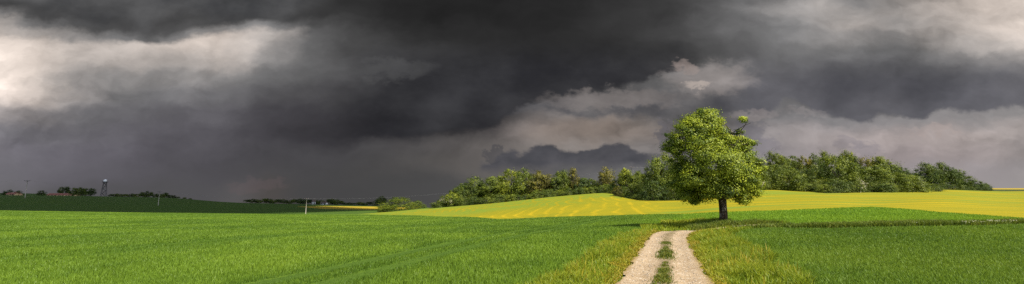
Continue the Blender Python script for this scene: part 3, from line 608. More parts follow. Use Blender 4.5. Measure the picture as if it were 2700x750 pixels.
# hillside wood, left part
W_ = [
 ('bush','low bush at the left tip of the hillside wood','bush',1160,528,40,163,'shrub',0,'leaf_mid',0),
 ('hawthorn','blossoming hawthorn with cream flowers at the left end of the wood','bush',1192,509,46,164,'shrub',1,'leaf_light',900),
 ('tree','small pointed tree behind the blossoming hawthorn','tree',1203,494,28,170,'tall',0,'leaf_mid',0),
 ('bush','dark green bush right of the blossoming hawthorn','bush',1226,500,44,166,'shrub',2,'leaf_dark',0),
 ('tree','first full tree of the wood, with a flat-topped crown','tree',1248,468,52,168,'round',0,'leaf_mid',0),
 ('tree','mid-green tree second from the left end of the wood','tree',1292,467,46,166,'round',1,'leaf_mid',0),
 ('tree','small-topped tree in the dip before the highest crown of the left wood','tree',1315,466,34,168,'tall',1,'leaf_mid',0),
 ('tree','highest domed tree of the left wood','tree',1350,449,62,165,'broad',0,'leaf_light',0),
 ('tree','domed tree merging into the right of the highest crown','tree',1382,447,56,163,'round',2,'leaf_mid',0),
 ('tree','brownish budding tree right of the highest domed crown','tree',1412,452,52,162,'broad',1,'leaf_olive',0),
 ('tree','reddish-olive tree at the end of the high part of the left wood','tree',1445,461,46,164,'round',0,'leaf_olive',0),
 ('tree','slim tree just before the pair of upright crowns','tree',1467,459,26,160,'tall',2,'leaf_mid',0),
 ('tree','left one of the pair of upright crowns','tree',1486,450,30,161,'tall',0,'leaf_mid',0),
 ('tree','right and taller one of the pair of upright crowns','tree',1512,445,26,162,'tall',1,'leaf_olive',0),
 ('tree','low dark tree right of the pair of upright crowns','tree',1534,470,42,162,'round',1,'leaf_dark',0),
 ('tree','low tree in the shallow gap before the lone ochre crown','tree',1562,473,42,164,'broad',2,'leaf_mid',0),
 ('tree','ochre-green rounded tree standing up alone above the gap','tree',1600,443,40,160,'round',2,'leaf_olive',0),
 ('bush','green bush below the ochre-green rounded tree','bush',1592,486,40,155,'shrub',1,'leaf_mid',0),
 ('tree','dark bush-like tree left of the pale green cone','tree',1628,474,36,140,'broad',0,'leaf_dark',0),
 ('tree','pale green cone-shaped tree beside the thin pole','tree',1656,446,42,138,'round',1,'leaf_light',0),
 ('tree','tree directly below the thin white pole','tree',1690,453,48,136,'broad',1,'leaf_mid',0),
 ('bush','brownish bush at the foot of the pale green cone-shaped tree','bush',1634,492,34,126,'shrub',0,'leaf_olive',0),
 ('bush','dark rounded bush in front of the wood, left of the big tree','bush',1668,484,56,122,'shrub',1,'leaf_dark',0),
 ('tree','large leafy tree behind the left side of the big lone tree','tree',1728,420,54,118,'round',0,'leaf_mid',0),
 ('tree','bright leafy tree partly hidden by the left side of the big lone tree','tree',1762,408,62,120,'broad',2,'leaf_light',0),
 ('tree','deep green tree behind the left half of the big lone tree','tree',1808,415,60,122,'round',2,'leaf_mid',0),
 ('tree','tree seen through the lower crown of the big lone tree','tree',1850,430,56,126,'broad',0,'leaf_dark',0),
 ('bush','dark bush reaching down to the field left of the big lone tree','bush',1722,478,60,112,'shrub',2,'leaf_dark',0),
 ('bush','dark broad bush at the field edge nearest the big lone tree','bush',1775,478,66,111,'shrub',0,'leaf_dark',0),
 ('bush','dark bush behind the lower left crown of the big lone tree','bush',1825,480,60,113,'shrub',1,'leaf_dark',0),
 ('bush','hidden bush behind the trunk top of the big lone tree','bush',1880,482,60,118,'shrub',2,'leaf_dark',0),
 ('tree','tree behind the right half of the big lone tree','tree',1920,450,56,135,'broad',1,'leaf_mid',0),
 # right part
 ('hawthorn','blossoming white bush right against the big lone tree','bush',1996,462,26,131,'shrub',0,'leaf_light',750),
 ('bush','brown-topped low mound of scrub right of the big lone tree','bush',2012,432,52,150,'shrub',1,'leaf_olive',0),
 ('bush','bright green bush at the right of the big lone tree','bush',2014,452,48,138,'shrub',2,'leaf_mid',0),
 ('tree','light green tree with a sharp left outline, first of the right wood','tree',2044,402,44,158,'round',0,'leaf_light',0),
 ('tree','second light tree of the right wood','tree',2075,411,38,157,'round',1,'leaf_mid',0),
 ('tree','yellow-green tree in the slight dip left of the dark brown crown','tree',2102,413,40,158,'tall',2,'leaf_light',0),
 ('tree','dull olive tree left of the dark brown crown','tree',2130,415,44,156,'broad',0,'leaf_olive',0),
 ('tree','dark brown-green round crown near the top of the right wood','tree',2157,408,40,157,'round',2,'leaf_dark',0),
 ('tree','bright domed tree at the summit of the right wood','tree',2196,401,58,158,'broad',1,'leaf_light',0),
 ('tree','narrow tree with the topmost spike of the right wood','tree',2240,399,30,160,'tall',0,'leaf_light',0),
 ('tree','small-crowned tree right of the topmost spike','tree',2263,413,30,160,'tall',1,'leaf_mid',0),
 ('tree','brown-tinged tree on the right shoulder of the right wood','tree',2292,418,48,158,'round',0,'leaf_olive',0),
 ('tree','pale-topped tree on the right shoulder before the slope down','tree',2320,414,44,157,'round',1,'leaf_light',0),
 ('tree','rounded tree at the right end of the right wood','tree',2350,424,48,156,'round',2,'leaf_mid',0),
 ('tree','last small tree where the right wood drops to the gap','tree',2372,443,34,155,'round',0,'leaf_mid',0),
 ('tree','broad brownish-green tree in the front rank, left of the notch','tree',2050,437,50,139,'broad',2,'leaf_mid',0),
 ('bush','wide bush at the field edge left of the grassy notch','bush',2082,446,64,134,'shrub',0,'leaf_mid',0),
 ('bush','low green bush just left of the grassy notch','bush',2112,480,50,132,'shrub',1,'leaf_mid',0),
 ('bush','rounded bush in the back of the grassy notch','bush',2140,465,46,142,'shrub',2,'leaf_mid',0),
 ('bush','yellowish bush at the right of the grassy notch','bush',2172,470,44,140,'shrub',0,'leaf_light',0),
 ('tree','large olive tree in the front rank below the summit','tree',2216,414,78,142,'broad',0,'leaf_mid',0),
 ('bush','dark-footed bush at the field edge right of the notch','bush',2208,472,56,122,'shrub',1,'leaf_dark',0),
 ('hawthorn','bush with a bunch of white blossom low in the right wood','bush',2256,462,38,123,'shrub',2,'leaf_mid',420),
 ('tree','big spreading bush-tree right of the white blossom','tree',2300,438,74,134,'broad',1,'leaf_mid',0),
 ('bush','dark hollow bush at the foot of the right wood','bush',2318,474,60,125,'shrub',0,'leaf_dark',0),
 ('bush','soft green bush below the last tree of the right wood','bush',2366,458,62,128,'shrub',1,'leaf_mid',0),
 ('bush','feathery low bush crossing in front of the gap','bush',2410,464,64,132,'shrub',2,'leaf_mid',0),
 ('bush','low olive bush filling the gap between the two right clumps','bush',2400,460,34,150,'shrub',0,'leaf_olive',0),
 ('bush','low bush trailing towards the separate dark clump','bush',2450,482,56,144,'shrub',1,'leaf_mid',0),
 # separate clump
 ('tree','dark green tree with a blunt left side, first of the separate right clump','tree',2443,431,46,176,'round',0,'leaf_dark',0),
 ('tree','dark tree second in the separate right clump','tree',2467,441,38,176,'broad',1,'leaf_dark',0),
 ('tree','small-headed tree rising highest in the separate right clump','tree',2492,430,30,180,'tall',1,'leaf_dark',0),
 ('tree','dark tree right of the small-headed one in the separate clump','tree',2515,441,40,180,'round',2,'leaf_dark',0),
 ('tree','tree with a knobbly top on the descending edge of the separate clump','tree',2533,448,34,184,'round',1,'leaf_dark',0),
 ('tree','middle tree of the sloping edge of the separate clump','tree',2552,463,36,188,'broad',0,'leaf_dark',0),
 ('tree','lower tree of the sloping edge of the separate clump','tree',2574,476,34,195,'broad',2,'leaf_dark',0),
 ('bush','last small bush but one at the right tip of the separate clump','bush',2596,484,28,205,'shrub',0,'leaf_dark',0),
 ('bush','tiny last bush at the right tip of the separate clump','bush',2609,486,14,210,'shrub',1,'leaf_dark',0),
]
for (nm, lb, ct, px, top, w, Y, kd, v, mt, bl) in W_:
    T(nm, lb, ct, px, top, w*1.18, Y, kd, v, mt, None, bl, .4)
# undergrowth along the foot of the woods
for px in list(range(1165, 1640, 17)):
    Y = float(B3(U(px)))+3.2; b_ = CY+F*math.tan(TH-math.atan((float(Hgt(U(px)*Y, Y))-EYE)/Y))
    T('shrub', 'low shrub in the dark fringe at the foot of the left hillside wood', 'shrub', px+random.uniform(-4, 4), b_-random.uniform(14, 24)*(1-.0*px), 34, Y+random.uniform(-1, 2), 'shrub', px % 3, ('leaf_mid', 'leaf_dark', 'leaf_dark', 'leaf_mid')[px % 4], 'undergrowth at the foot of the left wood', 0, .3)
for px in list(range(1640, 1990, 19))+list(range(2010, 2440, 17)):
    Y = float(B3(U(px)))+2.6; b_ = CY+F*math.tan(TH-math.atan((float(Hgt(U(px)*Y, Y))-EYE)/Y))
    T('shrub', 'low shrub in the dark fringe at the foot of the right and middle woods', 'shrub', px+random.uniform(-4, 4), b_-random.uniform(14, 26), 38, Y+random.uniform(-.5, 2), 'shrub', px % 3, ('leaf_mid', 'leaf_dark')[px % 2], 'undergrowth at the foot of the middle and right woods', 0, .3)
for px in range(2440, 2606, 15):
    Y = float(B3(U(px)))+4; b_ = CY+F*math.tan(TH-math.atan((float(Hgt(U(px)*Y, Y))-EYE)/Y))
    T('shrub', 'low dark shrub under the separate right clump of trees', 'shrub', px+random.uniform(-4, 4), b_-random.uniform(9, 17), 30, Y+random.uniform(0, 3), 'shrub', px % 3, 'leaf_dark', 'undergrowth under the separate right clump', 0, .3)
for px in list(range(1225, 1640, 22))+list(range(1660, 1960, 26))+list(range(2030, 2400, 24)):
    Y = 176 if px < 1640 else 150; ref = 488 if px < 1640 else 462 if px < 2000 else 440
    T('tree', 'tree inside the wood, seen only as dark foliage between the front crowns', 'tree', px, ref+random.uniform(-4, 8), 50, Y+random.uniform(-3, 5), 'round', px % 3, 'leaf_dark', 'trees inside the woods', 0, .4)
# ------------------------------------------------------------------ cow parsley in the strip
def parsley(px, py, Y, s, label):
    p = P(px+random.uniform(-3,3), py+random.uniform(-2,3), Y); z0 = float(Hgt(p.x, Y)); h = max(.35, p.z-z0)
    o = empty('cow_parsley', (p.x, Y, z0), random.uniform(0, 6)); tag(o, label, 'wild flower', 'white umbels in the rough strip at the right edge')
    b = MB(); b.tube([(0,0,-.03),(.01,0,h*.5),(0,.01,h*.8)], [.008,.006,.005], 5); qs = []
    for k in range(5):
        a = k*1.3; r = random.uniform(.04, .2)*s; q = Vector((math.cos(a)*r, math.sin(a)*r, h*random.uniform(.70, 1.05))); b.tube([(0,0,h*.68), q], [.004,.003], 4); qs.append(q)
    b.build('stem', M['stem'], o)
    for q in qs:
        hd = MB(); hd.tube([q+Vector((0,0,-.012)), q+Vector((0,0,.014)), q+Vector((0,0,.024))], [.014*s, .045*s, .010*s], 8); hd.build('flower_head', M['umbel'], o)
for px, py, s in [(2408,586,1.1),(2543,589,1.0),(2553,585,1.3),(2560,586,1.2),(2582,584,1.5),(2588,586,1.2),(2606,584,1.6),(2613,586,1.5),(2620,584,1.2),(2636,590,1.1),(2652,584,1.5),(2659,586,1.4),(2666,584,1.3),(2672,587,1.0),(2560,590,.9)]:
    parsley(px, py, float(V0(U(px)))+random.uniform(.1, .9), s, 'cow parsley with small cream umbels in the rough grass strip near the right edge')
parsley(2150, 588, 32.5, .8, 'lone faint umbel plant in the middle of the rough strip right of the big tree')
# ------------------------------------------------------------------ poles and cables
def pole(px, base, top, Y, arm, label, rot=.25, grp='power line poles'):
    s, _ = ST(px, base); x = float(s)*Y; z0 = float(Hgt(x, Y)); h = EYE+float(ST(px, top)[1])*Y-z0
    o = empty('utility_pole', (x, Y, z0), rot); tag(o, label, 'pole', grp)
    b = MB(); b.tube([(0,0,-.3),(0,0,h*.5),(0,0,h)], [.14,.12,.10], 10); b.build('shaft', M['pole'], o, True)
    b = MB(); b.box((0,-.16,h-.25), (arm, .14, .16)); b.tube([(-arm*.32,-.16,h-.3),(0,-.14,h-1.0)], .03, 5); b.tube([(arm*.32,-.16,h-.3),(0,-.14,h-1.0)], .03, 5); b.build('crossarm', M['steel'], o)
    for k in (-.46, 0, .46):
        b = MB(); b.tube([(0,0,0),(0,0,.1),(0,0,.13),(0,0,.26)], [.03,.07,.04,.05], 8); q = b.build('insulator', M['ceramic'], o, True); q.location = (k*arm, -.16 if k else 0, h-.17 if k else h)
    R = Matrix.Rotation(rot, 4, 'Z'); return [Vector((x, Y, z0))+R@Vector((k*arm, -.16, h+.08)) for k in (-.46, .46)]
p0 = pole(-260, 515, 470, 250, 2.8, 'utility pole outside the left edge of the view')
p1 = pole(66, 520, 476, 262, 2.9, 'wooden utility pole with a broad crossarm, furthest left near the tiny red roofs')
p2 = pole(417, 543, 505, 282, 2.4, 'pale utility pole standing on the dark green slope right of the radar tower')
p3 = pole(806, 565, 524, 282, 2.3, 'pale utility pole rising from behind the crest of the bright green field')
p4 = pole(1667, 505, 441, 200, 2.0, 'thin white pole top showing above the wood left of the big tree')
p5 = pole(2452, 500, 446, 200, 2.0, 'pole hidden behind the separate right clump of trees')
for a, b, sag, lab in ((p0, p1, 1.5, 'off the left edge and the leftmost pole'), (p1, p2, 1.6, 'the leftmost pole and the pole on the dark slope'), (p2, p3, 1.6, 'the dark-slope pole and the field-crest pole'), (p3, p4, 4.2, 'the field-crest pole and the pole above the wood'), (p4, p5, 2.0, 'the pole above the wood and the right clump')):
    for k in (0, 1):
        mb_ = MB(); pts = [a[k].lerp(b[k], t/24)-Vector((0, 0, 4*sag*(t/24)*(1-t/24))) for t in range(25)]; mb_.tube(pts, .009, 5)
        o = mb_.build('power_cable', M['wire']); tag(o, 'thin cable between '+lab, 'cable', 'overhead cables')
# ------------------------------------------------------------------ radar tower
Y = 560; s, _ = ST(273, 515); x = float(s)*Y; z0 = float(Hgt(x, Y)); zt = EYE+float(ST(273, 475)[1])*Y; h = zt-z0
rt = empty('radar_tower', (x, Y, z0), .5); tag(rt, 'steel lattice radar tower with a white dome on its platform, on the far left skyline', 'tower')
b = MB(); hw0, hw1 = 2.6, 1.3; hp = h-3.0; c4 = ((-1,-1),(1,-1),(1,1),(-1,1)); lv = 5
for a in c4: b.tube([(a[0]*hw0, a[1]*hw0, -.5), (a[0]*hw1, a[1]*hw1, hp)], .17, 6)
for k in range(lv):
    t0, t1 = k/lv, (k+1)/lv; w0 = hw0+(hw1-hw0)*t0; w1 = hw0+(hw1-hw0)*t1
    for i_ in range(4):
        a, c = c4[i_], c4[(i_+1) % 4]
        b.tube([(a[0]*w0, a[1]*w0, hp*t0), (c[0]*w1, c[1]*w1, hp*t1)], .09, 5); b.tube([(a[0]*w1, a[1]*w1, hp*t1), (c[0]*w1, c[1]*w1, hp*t1)], .09, 5)
b.build('lattice', M['steel'], rt)
b = MB()
for k in range(lv):
    t0, t1 = k/lv, (k+1)/lv; sgn = 1 if k % 2 else -1
    b.tube([(-sgn*1.4, 0, hp*t0), (sgn*1.4, 0, hp*t1)], .24, 4); b.box((sgn*1.4, 0, hp*t1), (1.4, 1.6, .15))
b.build('staircase', M['steel'], rt)
b = MB(); b.box((0,0,hp+.25), (4.6,4.6,.45)); b.box((0,0,hp-.4), (3.2,3.2,.45)); b.build('platform', M['steel'], rt)
b = MB()
for i_ in range(4):
    a, c = c4[i_], c4[(i_+1) % 4]; b.tube([(a[0]*2.2, a[1]*2.2, hp+1.5), (c[0]*2.2, c[1]*2.2, hp+1.5)], .07, 5)
    for k in range(5):
        q = Vector((a[0], a[1], 0)).lerp(Vector((c[0], c[1], 0)), k/5)*2.2; b.tube([(q.x, q.y, hp+.5), (q.x, q.y, hp+1.5)], .05, 4)
b.build('railing', M['steel'], rt)
bm = bmesh.new(); bmesh.ops.create_icosphere(bm, subdivisions=3, radius=1.75); me = bpy.data.meshes.new('dome'); bm.to_mesh(me); bm.free()
me.polygons.foreach_set('use_smooth', [True]*len(me.polygons)); dm = link('dome', me, M['dome'], rt, (0, 0, hp+1.9))
# ------------------------------------------------------------------ far buildings
def building(name, label, cat, px, base, Y, ln, dp, wh, rh, rz, wall, roof, nwin, chim=False):
    s, _ = ST(px, base); x = float(s)*Y; z0 = float(Hgt(x, Y)); o = empty(name, (x, Y, z0), rz); tag(o, label, cat)
    b = MB(); b.box((0,0,wh/2-.3), (ln, dp, wh+.6))
    for sx in (-1, 1): b.tri((sx*ln/2, -dp/2*sx, wh), (sx*ln/2, dp/2*sx, wh), (sx*ln/2, 0, wh+rh*.98))
    b.build('wall', wall, o)
    b = MB(); e = .5; th = .25
    for sy in (-1, 1):
        p = [Vector((-ln/2-e, sy*(dp/2+e), wh-.15)), Vector((ln/2+e, sy*(dp/2+e), wh-.15)), Vector((ln/2+e, 0, wh+rh)), Vector((-ln/2-e, 0, wh+rh))]; q = [v+Vector((0,0,th)) for v in p]
        b.quad(*p); b.quad(*q[::-1]); b.quad(p[0], p[1], q[1], q[0]); b.quad(p[1], p[2], q[2], q[1]); b.quad(p[3], p[0], q[0], q[3])
    r = b.build('roof', roof, o)
    if chim: c = MB(); c.box((ln*.2, .3, wh+rh+.3), (.7,.7,1.4)); c.build('chimney', M['roof_red'], r)
    for k in range(nwin):
        wx = -ln/2+ln*(k+.5)/nwin; w = MB(); w.box((wx, -dp/2-.01, wh*.55), (min(1.4, ln/nwin*.5), .1, wh*.35)); w.build('window', M['glass'], o)
    d = MB(); d.box((ln*.5-ln*.5/nwin+ln*.5/nwin*.0-1.0, -dp/2-.02, wh*.36), (.9,.1,wh*.72)); d.build('door', M['roof_dark'], o)
    return o
building('barn', 'long low farm barn with a dull red roof on the far left skyline', 'barn', 168, 517, 640, 36, 9, 1.9, 2.0, .05, M['wall_buff'], M['roof_red'], 8)
building('farmhouse', 'tiny red-roofed farmhouse at the left edge, left of the leftmost pole', 'house', 34, 513, 560, 9, 6, 1.6, 1.6, .1, M['wall_buff'], M['roof_red'], 3, True)
building('shed', 'tiny low red-roofed shed right of the tiny farmhouse', 'shed', 48, 513, 575, 6, 5, 1.5, 1.4, -.1, M['wall_buff'], M['roof_red'], 2)
building('house', 'small tall white house, left one of two in the far tree line', 'house', 827, 537.5, 690, 4.5, 4, 3.6, 1.8, .5, M['wall_white'], M['roof_dark'], 3, True)
building('house', 'low white house right of the other, nearer the ochre strip', 'house', 855, 538, 690, 8, 5, 2.0, 1.5, -.2, M['wall_white'], M['roof_dark'], 4, True)
# ------------------------------------------------------------------ unseen slabs placed overhead to cast shade on the land
def shade_cloud(poly, h, thick, alpha, seed, label):
    off = SUN_H.normalized()*(h/math.tan(SUN_EL)); r = random.Random(seed)
    pts = []
    for i_ in range(len(poly)):
        a, c = Vector(poly[i_]), Vector(poly[(i_+1) % len(poly)]); n_ = max(2, int((c-a).length/max(6, .04*(a.length+50))))
        n_ = min(n_, 26)
        for k in range(n_): pts.append(a.lerp(c, k/n_))
    bm = bmesh.new(); vs = [bm.verts.new((p.x+off.x+r.uniform(-2, 2), p.y+off.y+r.uniform(-2, 2), h)) for p in pts]
    es = [bm.edges.new((vs[k], vs[(k+1) % len(vs)])) for k in range(len(vs))]
    bmesh.ops.triangle_fill(bm, edges=es, use_beauty=True)
    g = bmesh.ops.extrude_face_region(bm, geom=bm.faces[:])
    for v in [e for e in g['geom'] if isinstance(e, bmesh.types.BMVert)]: v.co.z += thick*r.uniform(.6, 1.4)
    bmesh.ops.recalc_face_normals(bm, faces=bm.faces[:])
    me = bpy.data.meshes.new('shade_cloud'); bm.to_mesh(me); bm.free()
    m, t = nt('shade_cloud'); n = N(t); d = n.new('ShaderNodeBsdfDiffuse'); d.inputs[0].default_value = (.75,.76,.8,1); sh = d.outputs[0]
    if alpha < 1:
        tr = n.new('ShaderNodeBsdfTransparent'); ms = n.new('ShaderNodeMixShader'); ms.inputs[0].default_value = alpha; t.links.new(tr.outputs[0], ms.inputs[1]); t.links.new(sh, ms.inputs[2]); sh = ms.outputs[0]
    n.out(sh); o = link('shade_cloud', me, m); tag(o, label, kind='structure')
A_ = [(-1.9,156),(-.75,158),(-.57,170),(-.50,240),(-.44,290),(-.28,325),(-.165,335),(-.165,362),(-.38,366),(-.42,410),(-.38,530),(-.165,548),(-.165,1900),(-1.9,1900)]  # outline fitted to the wanted shadow, notched to light the ochre strip
shade_cloud([(u*y, y) for u, y in A_], 2200, 300, 1, 3, 'unseen storm cloud overhead that shades the far left land')
shade_cloud([(19,7),(27,3),(46,6),(60,24),(52,33),(38,31),(27,24),(22,16)], 700, 15, .07, 5, 'added unseen thin veil of cloud overhead that dims the right foreground')  # nearly clear slab added to darken the right foreground
# ------------------------------------------------------------------ sky
def lin(c):
    return tuple(((v/255)/12.92 if v/255 <= .04045 else ((v/255+.055)/1.055)**2.4) for v in c)
KS = 1/(2**EXPO*.1)
world = bpy.data.worlds.new('World'); scene.world = world; world.use_nodes = True; wt = world.node_tree; wt.nodes.clear(); n = N(wt)
tc = n.new('ShaderNodeTexCoord').outputs['Generated']; nm = n.new('ShaderNodeVectorMath', operation='NORMALIZE'); n.set(nm.inputs[0], tc); dx, dy, dz = n.xyz(nm.outputs[0])[:3]
dyc = n.math('MAXIMUM', dy, .08); S = n.math('DIVIDE', dx, dyc); Tt = n.math('DIVIDE', dz, dyc)
vST = n.comb(S, n.math('MULTIPLY', Tt, 1.5))
def nz(scale, det, rough, off, dist=0.0, sx=1.0):
    return n.noise(n.mapping(vST, loc=off, scale=(sx, 1, 1)), scale, det, rough, 'Fac', dist)
def nz0(*a, **k): return n.math('SUBTRACT', nz(*a, **k), .5)
w1 = nz0(2.6, 3, .5, (3.1,0,0)); w2 = nz0(2.6, 3, .5, (0,7.7,2)); w3 = nz0(9, 5, .6, (1,4,5)); w4 = nz0(9, 5, .6, (8,2,1)); w5 = nz0(34, 4, .6, (8,2,9)); w6 = nz0(34, 4, .6, (2,2,9))
Sw = n.math('ADD', S, n.math('ADD', n.math('MULTIPLY', w1, .22), n.math('ADD', n.math('MULTIPLY', w3, .10), n.math('MULTIPLY', w5, .018))))
Tw = n.math('ADD', Tt, n.math('ADD', n.math('MULTIPLY', w2, .10), n.math('ADD', n.math('MULTIPLY', w4, .06), n.math('MULTIPLY', w6, .010))))
Se = n.math('ADD', S, n.math('ADD', n.math('MULTIPLY', w3, .06), n.math('MULTIPLY', w5, .025)))      # crisper warp for hard cloud rims
Te = n.math('ADD', Tt, n.math('ADD', n.math('MULTIPLY', w4, .045), n.math('MULTIPLY', w6, .018)))
ROWS = {
 0:  [68,68,68,75,88,75,62,58,54,50,46,43,42,40,40,40,42,48,58,72,92,125,150,130,155,180,195,205],
 25: [130,82,68,65,82,68,58,55,52,48,44,42,42,40,40,41,45,52,62,80,110,140,155,150,160,175,190,200],
 50: [175,125,88,75,80,88,64,56,58,52,45,42,42,40,40,41,46,55,65,88,120,140,150,160,150,165,190,195],
 75: [180,165,145,118,92,125,138,120,74,60,50,44,42,41,40,42,48,58,72,95,110,125,150,165,150,165,180,188],
 100:[208,192,180,176,182,192,198,165,88,68,55,47,44,42,41,42,48,60,75,92,108,118,138,140,135,155,165,180],
 150:[222,202,178,174,170,168,180,142,98,76,64,60,50,44,42,42,46,54,64,80,88,102,118,112,106,122,136,152],
 200:[228,208,152,138,136,142,132,108,92,95,88,68,50,44,42,42,50,78,125,130,95,92,95,95,95,105,115,130],
 250:[224,206,152,120,113,120,112,92,78,75,66,58,48,44,42,50,72,100,118,112,95,88,86,86,88,90,98,108],
 300:[168,152,112,102,96,95,88,78,68,62,56,52,47,50,80,112,115,112,108,108,116,118,120,124,126,128,130,130],
 350:[118,112,104,98,92,86,78,70,62,56,52,50,54,72,115,122,128,130,125,112,135,145,148,150,150,152,152,150],
 400:[118,112,105,98,90,84,80,77,75,74,75,80,90,100,114,122,126,124,120,118,130,142,148,150,152,152,152,150],
 450:[112,108,100,92,86,80,77,75,73,72,75,82,92,98,100,96,98,106,118,130,148,152,154,155,154,152,150,148],
 505:[102,98,90,85,82,82,88,76,72,71,72,75,80,88,94,98,104,118,130,142,152,154,155,155,154,152,150,149],
}
def warm(px, py, L):
    g = lambda cx, cy, rx, ry: math.exp(-((px-cx)/rx)**2-((py-cy)/ry)**2)
    w = .075*min(1, max(0, (L-115)/80))+.10*g(1560, 350, 260, 60)+.05*g(1250, 430, 220, 50)+.08*g(670, 495, 60, 30)+.04*g(2400, 370, 400, 60)
    b = .035*g(2300, 420, 500, 120)+.05*g(900, 320, 500, 70)+.055*g(250, 420, 500, 100)
    return (L*(1+.9*w), L*(.995+.12*w-.4*b), L*(1-.6*w+.8*b))
def colrow(py, vals):
    st = []
    for k, L in enumerate(vals):
        px = k*100; s_ = float(ST(px, py)[0]); st.append(((s_+1.3)/2.6, tuple(v*KS for v in lin(warm(px, py, L)))))
    return n.ramp(f01, st, 'LINEAR')
f01 = n.math('DIVIDE', n.math('ADD', Sw, 1.3), 2.6)
rows = sorted(ROWS); col = colrow(rows[0], ROWS[rows[0]])
for a, b in zip(rows[:-1], rows[1:]):
    t0, t1 = float(ST(1350, a)[1]), float(ST(1350, b)[1])
    col = n.mix(n.smooth(Tw, t0, t1, 0, 1), col, colrow(b, ROWS[b]))
def curve_mask(pts, Sx, Tx, soft_lo, soft_hi, above=True):
    """1 above the polyline (px,py)"""
    st = [ST(a, b) for a, b in pts]; fc = n.new('ShaderNodeFloatCurve'); cv = fc.mapping.curves[0]
    xs = [(float(a)+1.3)/2.6 for a, b in st]; ys = [float(b)*1.5+.1 for a, b in st]
    cv.points[0].location = (xs[0], ys[0]); cv.points[1].location = (xs[-1], ys[-1])
    for a, b in zip(xs[1:-1], ys[1:-1]): cv.points.new(a, b)
    for p_ in cv.points: p_.handle_type = 'AUTO'
    fc.mapping.use_clip = False; fc.mapping.update(); n.set(fc.inputs['Value'], n.math('DIVIDE', n.math('ADD', Sx, 1.3), 2.6))
    c = n.math('DIVIDE', n.math('SUBTRACT', fc.outputs[0], .1), 1.5); return n.smooth(n.math('SUBTRACT', Tx, c), soft_lo, soft_hi, 0, 1)
def win(v, a, b, c, d): return n.math('MULTIPLY', n.smooth(v, a, b, 0, 1), n.smooth(v, c, d, 1, 0))
def sx(px, py=300): return float(ST(px, py)[0])
def ty(py): return float(ST(1350, py)[1])
def C(r, g=None, b=None): g = r if g is None else g; b = r if b is None else b; return tuple(v*KS for v in lin((r, g, b)))
def mul(*a):
    r = a[0]
    for q in a[1:]: r = n.math('MULTIPLY', r, q)
    return r
# grey band under the storm, its ragged lower rim over the pink gap
m1 = mul(curve_mask([(1180,330),(1330,312),(1400,300),(1480,302),(1545,322),(1600,312),(1680,318),(1760,330),(1850,322),(1930,300),(2000,300)], Se, Te, -.004, .016), win(Se, sx(1280), sx(1380), sx(1900), sx(2050)), n.smooth(Te, ty(262), ty(222), 1, 0))
col = n.mix(n.math('MULTIPLY', m1, .92), col, n.mix(n.smooth(nz(7, 6, .6, (4,4,4)), .35, .65), C(72,72,77), C(100,98,99)))
# right dark bank with torn lower rim
m2 = mul(curve_mask([(1940,290),(2000,296),(2040,298),(2085,270),(2150,300),(2230,312),(2270,332),(2340,302),(2420,318),(2480,296),(2560,304),(2640,290),(2800,272)], Se, Te, -.003, .012), win(Se, sx(1870), sx(2000), sx(3000), sx(3100)), n.smooth(Te, ty(235), ty(120), 1, 0))
col = n.mix(n.math('MULTIPLY', m2, .95), col, n.mix(n.smooth(nz(4, 5, .5, (2,8,4)), .3, .7), C(80,80,86), C(100,99,104)))
# dark lid over the bright break on the left
m0 = mul(curve_mask([(-120,20),(0,22),(90,45),(180,72),(260,84),(330,80),(395,100),(425,60),(500,64),(600,74),(700,72),(800,58),(900,40)], Se, Te, -.004, .05), win(Se, sx(-200), sx(-100), sx(720), sx(900)))
col = n.mix(n.math('MULTIPLY', m0, .8), col, n.mix(n.smooth(nz(6, 6, .55, (3,1,9)), .3, .7), C(66,67,70), C(98,98,99)))
# the storm's own hard edge
m3 = mul(curve_mask([(700,395),(900,372),(1100,362),(1260,352),(1330,318),(1400,285),(1480,262),(1560,245),(1640,232),(1720,216),(1780,196),(1815,185),(1832,170),(1845,150),(1860,120)], Se, Te, -.002, .014), win(Se, sx(800), sx(1050), sx(1800), sx(1850)), n.smooth(Te, ty(200), ty(90), 1, 0))
col = n.mix(n.math('MULTIPLY', m3, .88), col, n.mix(n.smooth(nz(5, 6, .55, (7,1,4)), .35, .7), C(40,40,44), C(60,60,63)))
# bright torn patches
def blob(px, py, rx, ry, soft=.95, Sx=None, Tx=None):
    Sx = Sx or n.math('ADD', Se, n.math('MULTIPLY', w5, .05)); Tx = Tx or n.math('ADD', Te, n.math('MULTIPLY', w6, .04))
    s_, t_ = ST(px, py); a = n.math('DIVIDE', n.math('SUBTRACT', Sx or Se, float(s_)), rx/F); b = n.math('DIVIDE', n.math('SUBTRACT', Tx or Te, float(t_)), ry/F)
    return n.smooth(n.math('ADD', mul(a, a), mul(b, b)), 1-soft, 1+soft, 1, 0)
for px, py, rx, ry, c, k in [(1620,262,170,26,(128,121,118),.6),(1872,208,110,42,(146,138,135),.65),(1838,222,34,11,(198,184,174),.6),(1800,172,30,14,(160,146,140),.6),(1990,300,60,12,(162,150,148),.3),(2125,296,50,10,(155,146,145),.25),
        (1040,185,100,26,(92,92,92),.3),(670,490,80,14,(100,88,90),.35),(2470,345,70,9,(168,153,148),.35)]:
    col = n.mix(n.math('MULTIPLY', blob(px, py, rx, ry), k), col, C(*c))
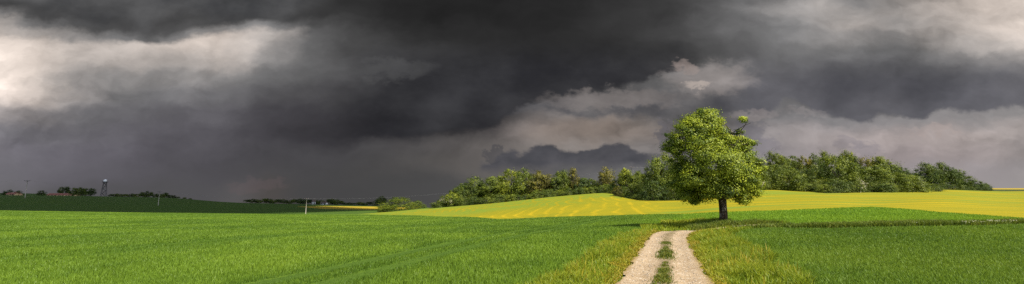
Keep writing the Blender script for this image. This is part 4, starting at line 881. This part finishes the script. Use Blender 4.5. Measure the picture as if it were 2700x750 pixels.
# small dark cumulus above the wood, and scraps by the tree
m4 = mul(curve_mask([(1250,425),(1300,418),(1345,400),(1370,408),(1410,390),(1450,382),(1478,398),(1520,402),(1560,388),(1610,378),(1650,382),(1690,408),(1740,415),(1790,425)], n.math('ADD', Se, 0.0), Te, .006, -.004), win(Se, sx(1255,420), sx(1285,420), sx(1700,420), sx(1770,420)), n.smooth(Te, ty(462), ty(425), 0, 1))
col = n.mix(n.math('MULTIPLY', m4, .95), col, n.mix(n.smooth(nz(10, 5, .6, (1,1,4)), .3, .7), C(66,67,73), C(86,85,90)))
for px, py, rx, ry, c, k in [(1300,402,34,13,(72,72,77),.6),(1748,360,20,36,(98,97,104),.6),(1765,330,30,14,(112,108,112),.5),(1975,350,40,36,(104,102,110),.55),(2010,385,50,24,(118,114,122),.5),(2245,382,34,12,(124,119,126),.35),(2285,396,40,16,(126,121,128),.35)]:
    col = n.mix(n.math('MULTIPLY', blob(px, py, rx, ry, .5), k), col, C(*c))
# billow detail: each puff is bright on the side turned to the light and dark on the other
Lsoft = n.smooth(Tt, ty(490), ty(360), .12, 1)
wv = n.comb(n.math('MULTIPLY', w3, .10), n.math('MULTIPLY', w4, .10))
va = n.new('ShaderNodeVectorMath', operation='ADD'); n.set(va.inputs[0], vST); n.set(va.inputs[1], wv); vW = va.outputs[0]
def relief(scale, det, rough, off, d, sx_=1.0):
    a = n.noise(n.mapping(vW, loc=off, scale=(sx_, 1, 1)), scale, det, rough)
    b = n.noise(n.mapping(vW, loc=(off[0]+d[0], off[1]+d[1], off[2]), scale=(sx_, 1, 1)), scale, det, rough)
    return n.math('SUBTRACT', a, b), a
r1, b1 = relief(3.2, 6, .48, (6, 3, 1), (-.035, .05), .8)
r2, b2 = relief(10.0, 7, .55, (2, 3, 7), (-.010, .020), .9)
g_ = n.math('ADD', n.math('MULTIPLY', r1, 2.3), n.math('ADD', n.math('MULTIPLY', r2, .85), n.math('MULTIPLY', n.math('SUBTRACT', b1, .5), .9)))
lum = n.new('ShaderNodeRGBToBW'); n.set(lum.inputs[0], col); amp = n.smooth(lum.outputs[0], .03*KS, .22*KS, .55, 1.0)
gain = n.math('MAXIMUM', n.math('ADD', 1.0, n.math('MULTIPLY', n.math('MULTIPLY', Lsoft, amp), g_)), .55)
gm = n.comb(gain, gain, gain); col = n.mix(1.0, col, gm, 'MULTIPLY')
# behind and overhead: broken cloud with blue sky, from the sky model
sk = n.new('ShaderNodeTexSky', sky_type='NISHITA'); sk.sun_disc = False; sk.sun_elevation = SUN_EL; sk.sun_rotation = math.atan2(SUN_H.x, SUN_H.y)
cl = n.noise(nm.outputs[0], 3.0, 6, .6); back = n.mix(n.smooth(cl, .42, .62), sk.outputs[0], (3.0,3.05,3.2))
front = n.smooth(dy, .22, .5, 0, 1); col = n.mix(front, back, col)
col = n.mix(n.smooth(dz, -.08, -.06, 1, 0), col, (.3,.4,.12))
bg = n.new('ShaderNodeBackground'); n.set(bg.inputs[0], col); bg.inputs[1].default_value = .1
ow = n.new('ShaderNodeOutputWorld'); wt.links.new(bg.outputs[0], ow.inputs[0])
# ------------------------------------------------------------------ sun, camera
sd = bpy.data.lights.new('sun', 'SUN'); sd.energy = 4.5; sd.angle = math.radians(.5); sd.color = (1, .93, .80)
so = bpy.data.objects.new('sun', sd); COL.objects.link(so); dirv = SUN_H.normalized()*math.cos(SUN_EL)+Vector((0, 0, math.sin(SUN_EL)))
so.rotation_euler = dirv.to_track_quat('Z', 'Y').to_euler()
cd = bpy.data.cameras.new('camera'); co = bpy.data.objects.new('camera', cd); COL.objects.link(co); scene.camera = co
cd.sensor_width = 36; cd.lens = 36*F/W; cd.shift_x = 0; cd.shift_y = -(375-CY)/W; cd.clip_start = .1; cd.clip_end = 9000
co.location = (0, 0, EYE); co.rotation_euler = (math.pi/2+TH, 0, 0)
vs = scene.view_settings; vs.view_transform = 'Standard'; vs.look = 'None'; vs.exposure = EXPO; vs.gamma = 1
scene.render.engine = 'CYCLES'; scene.cycles.max_bounces = 5; scene.cycles.transparent_max_bounces = 8
scene.cycles.use_denoising = False
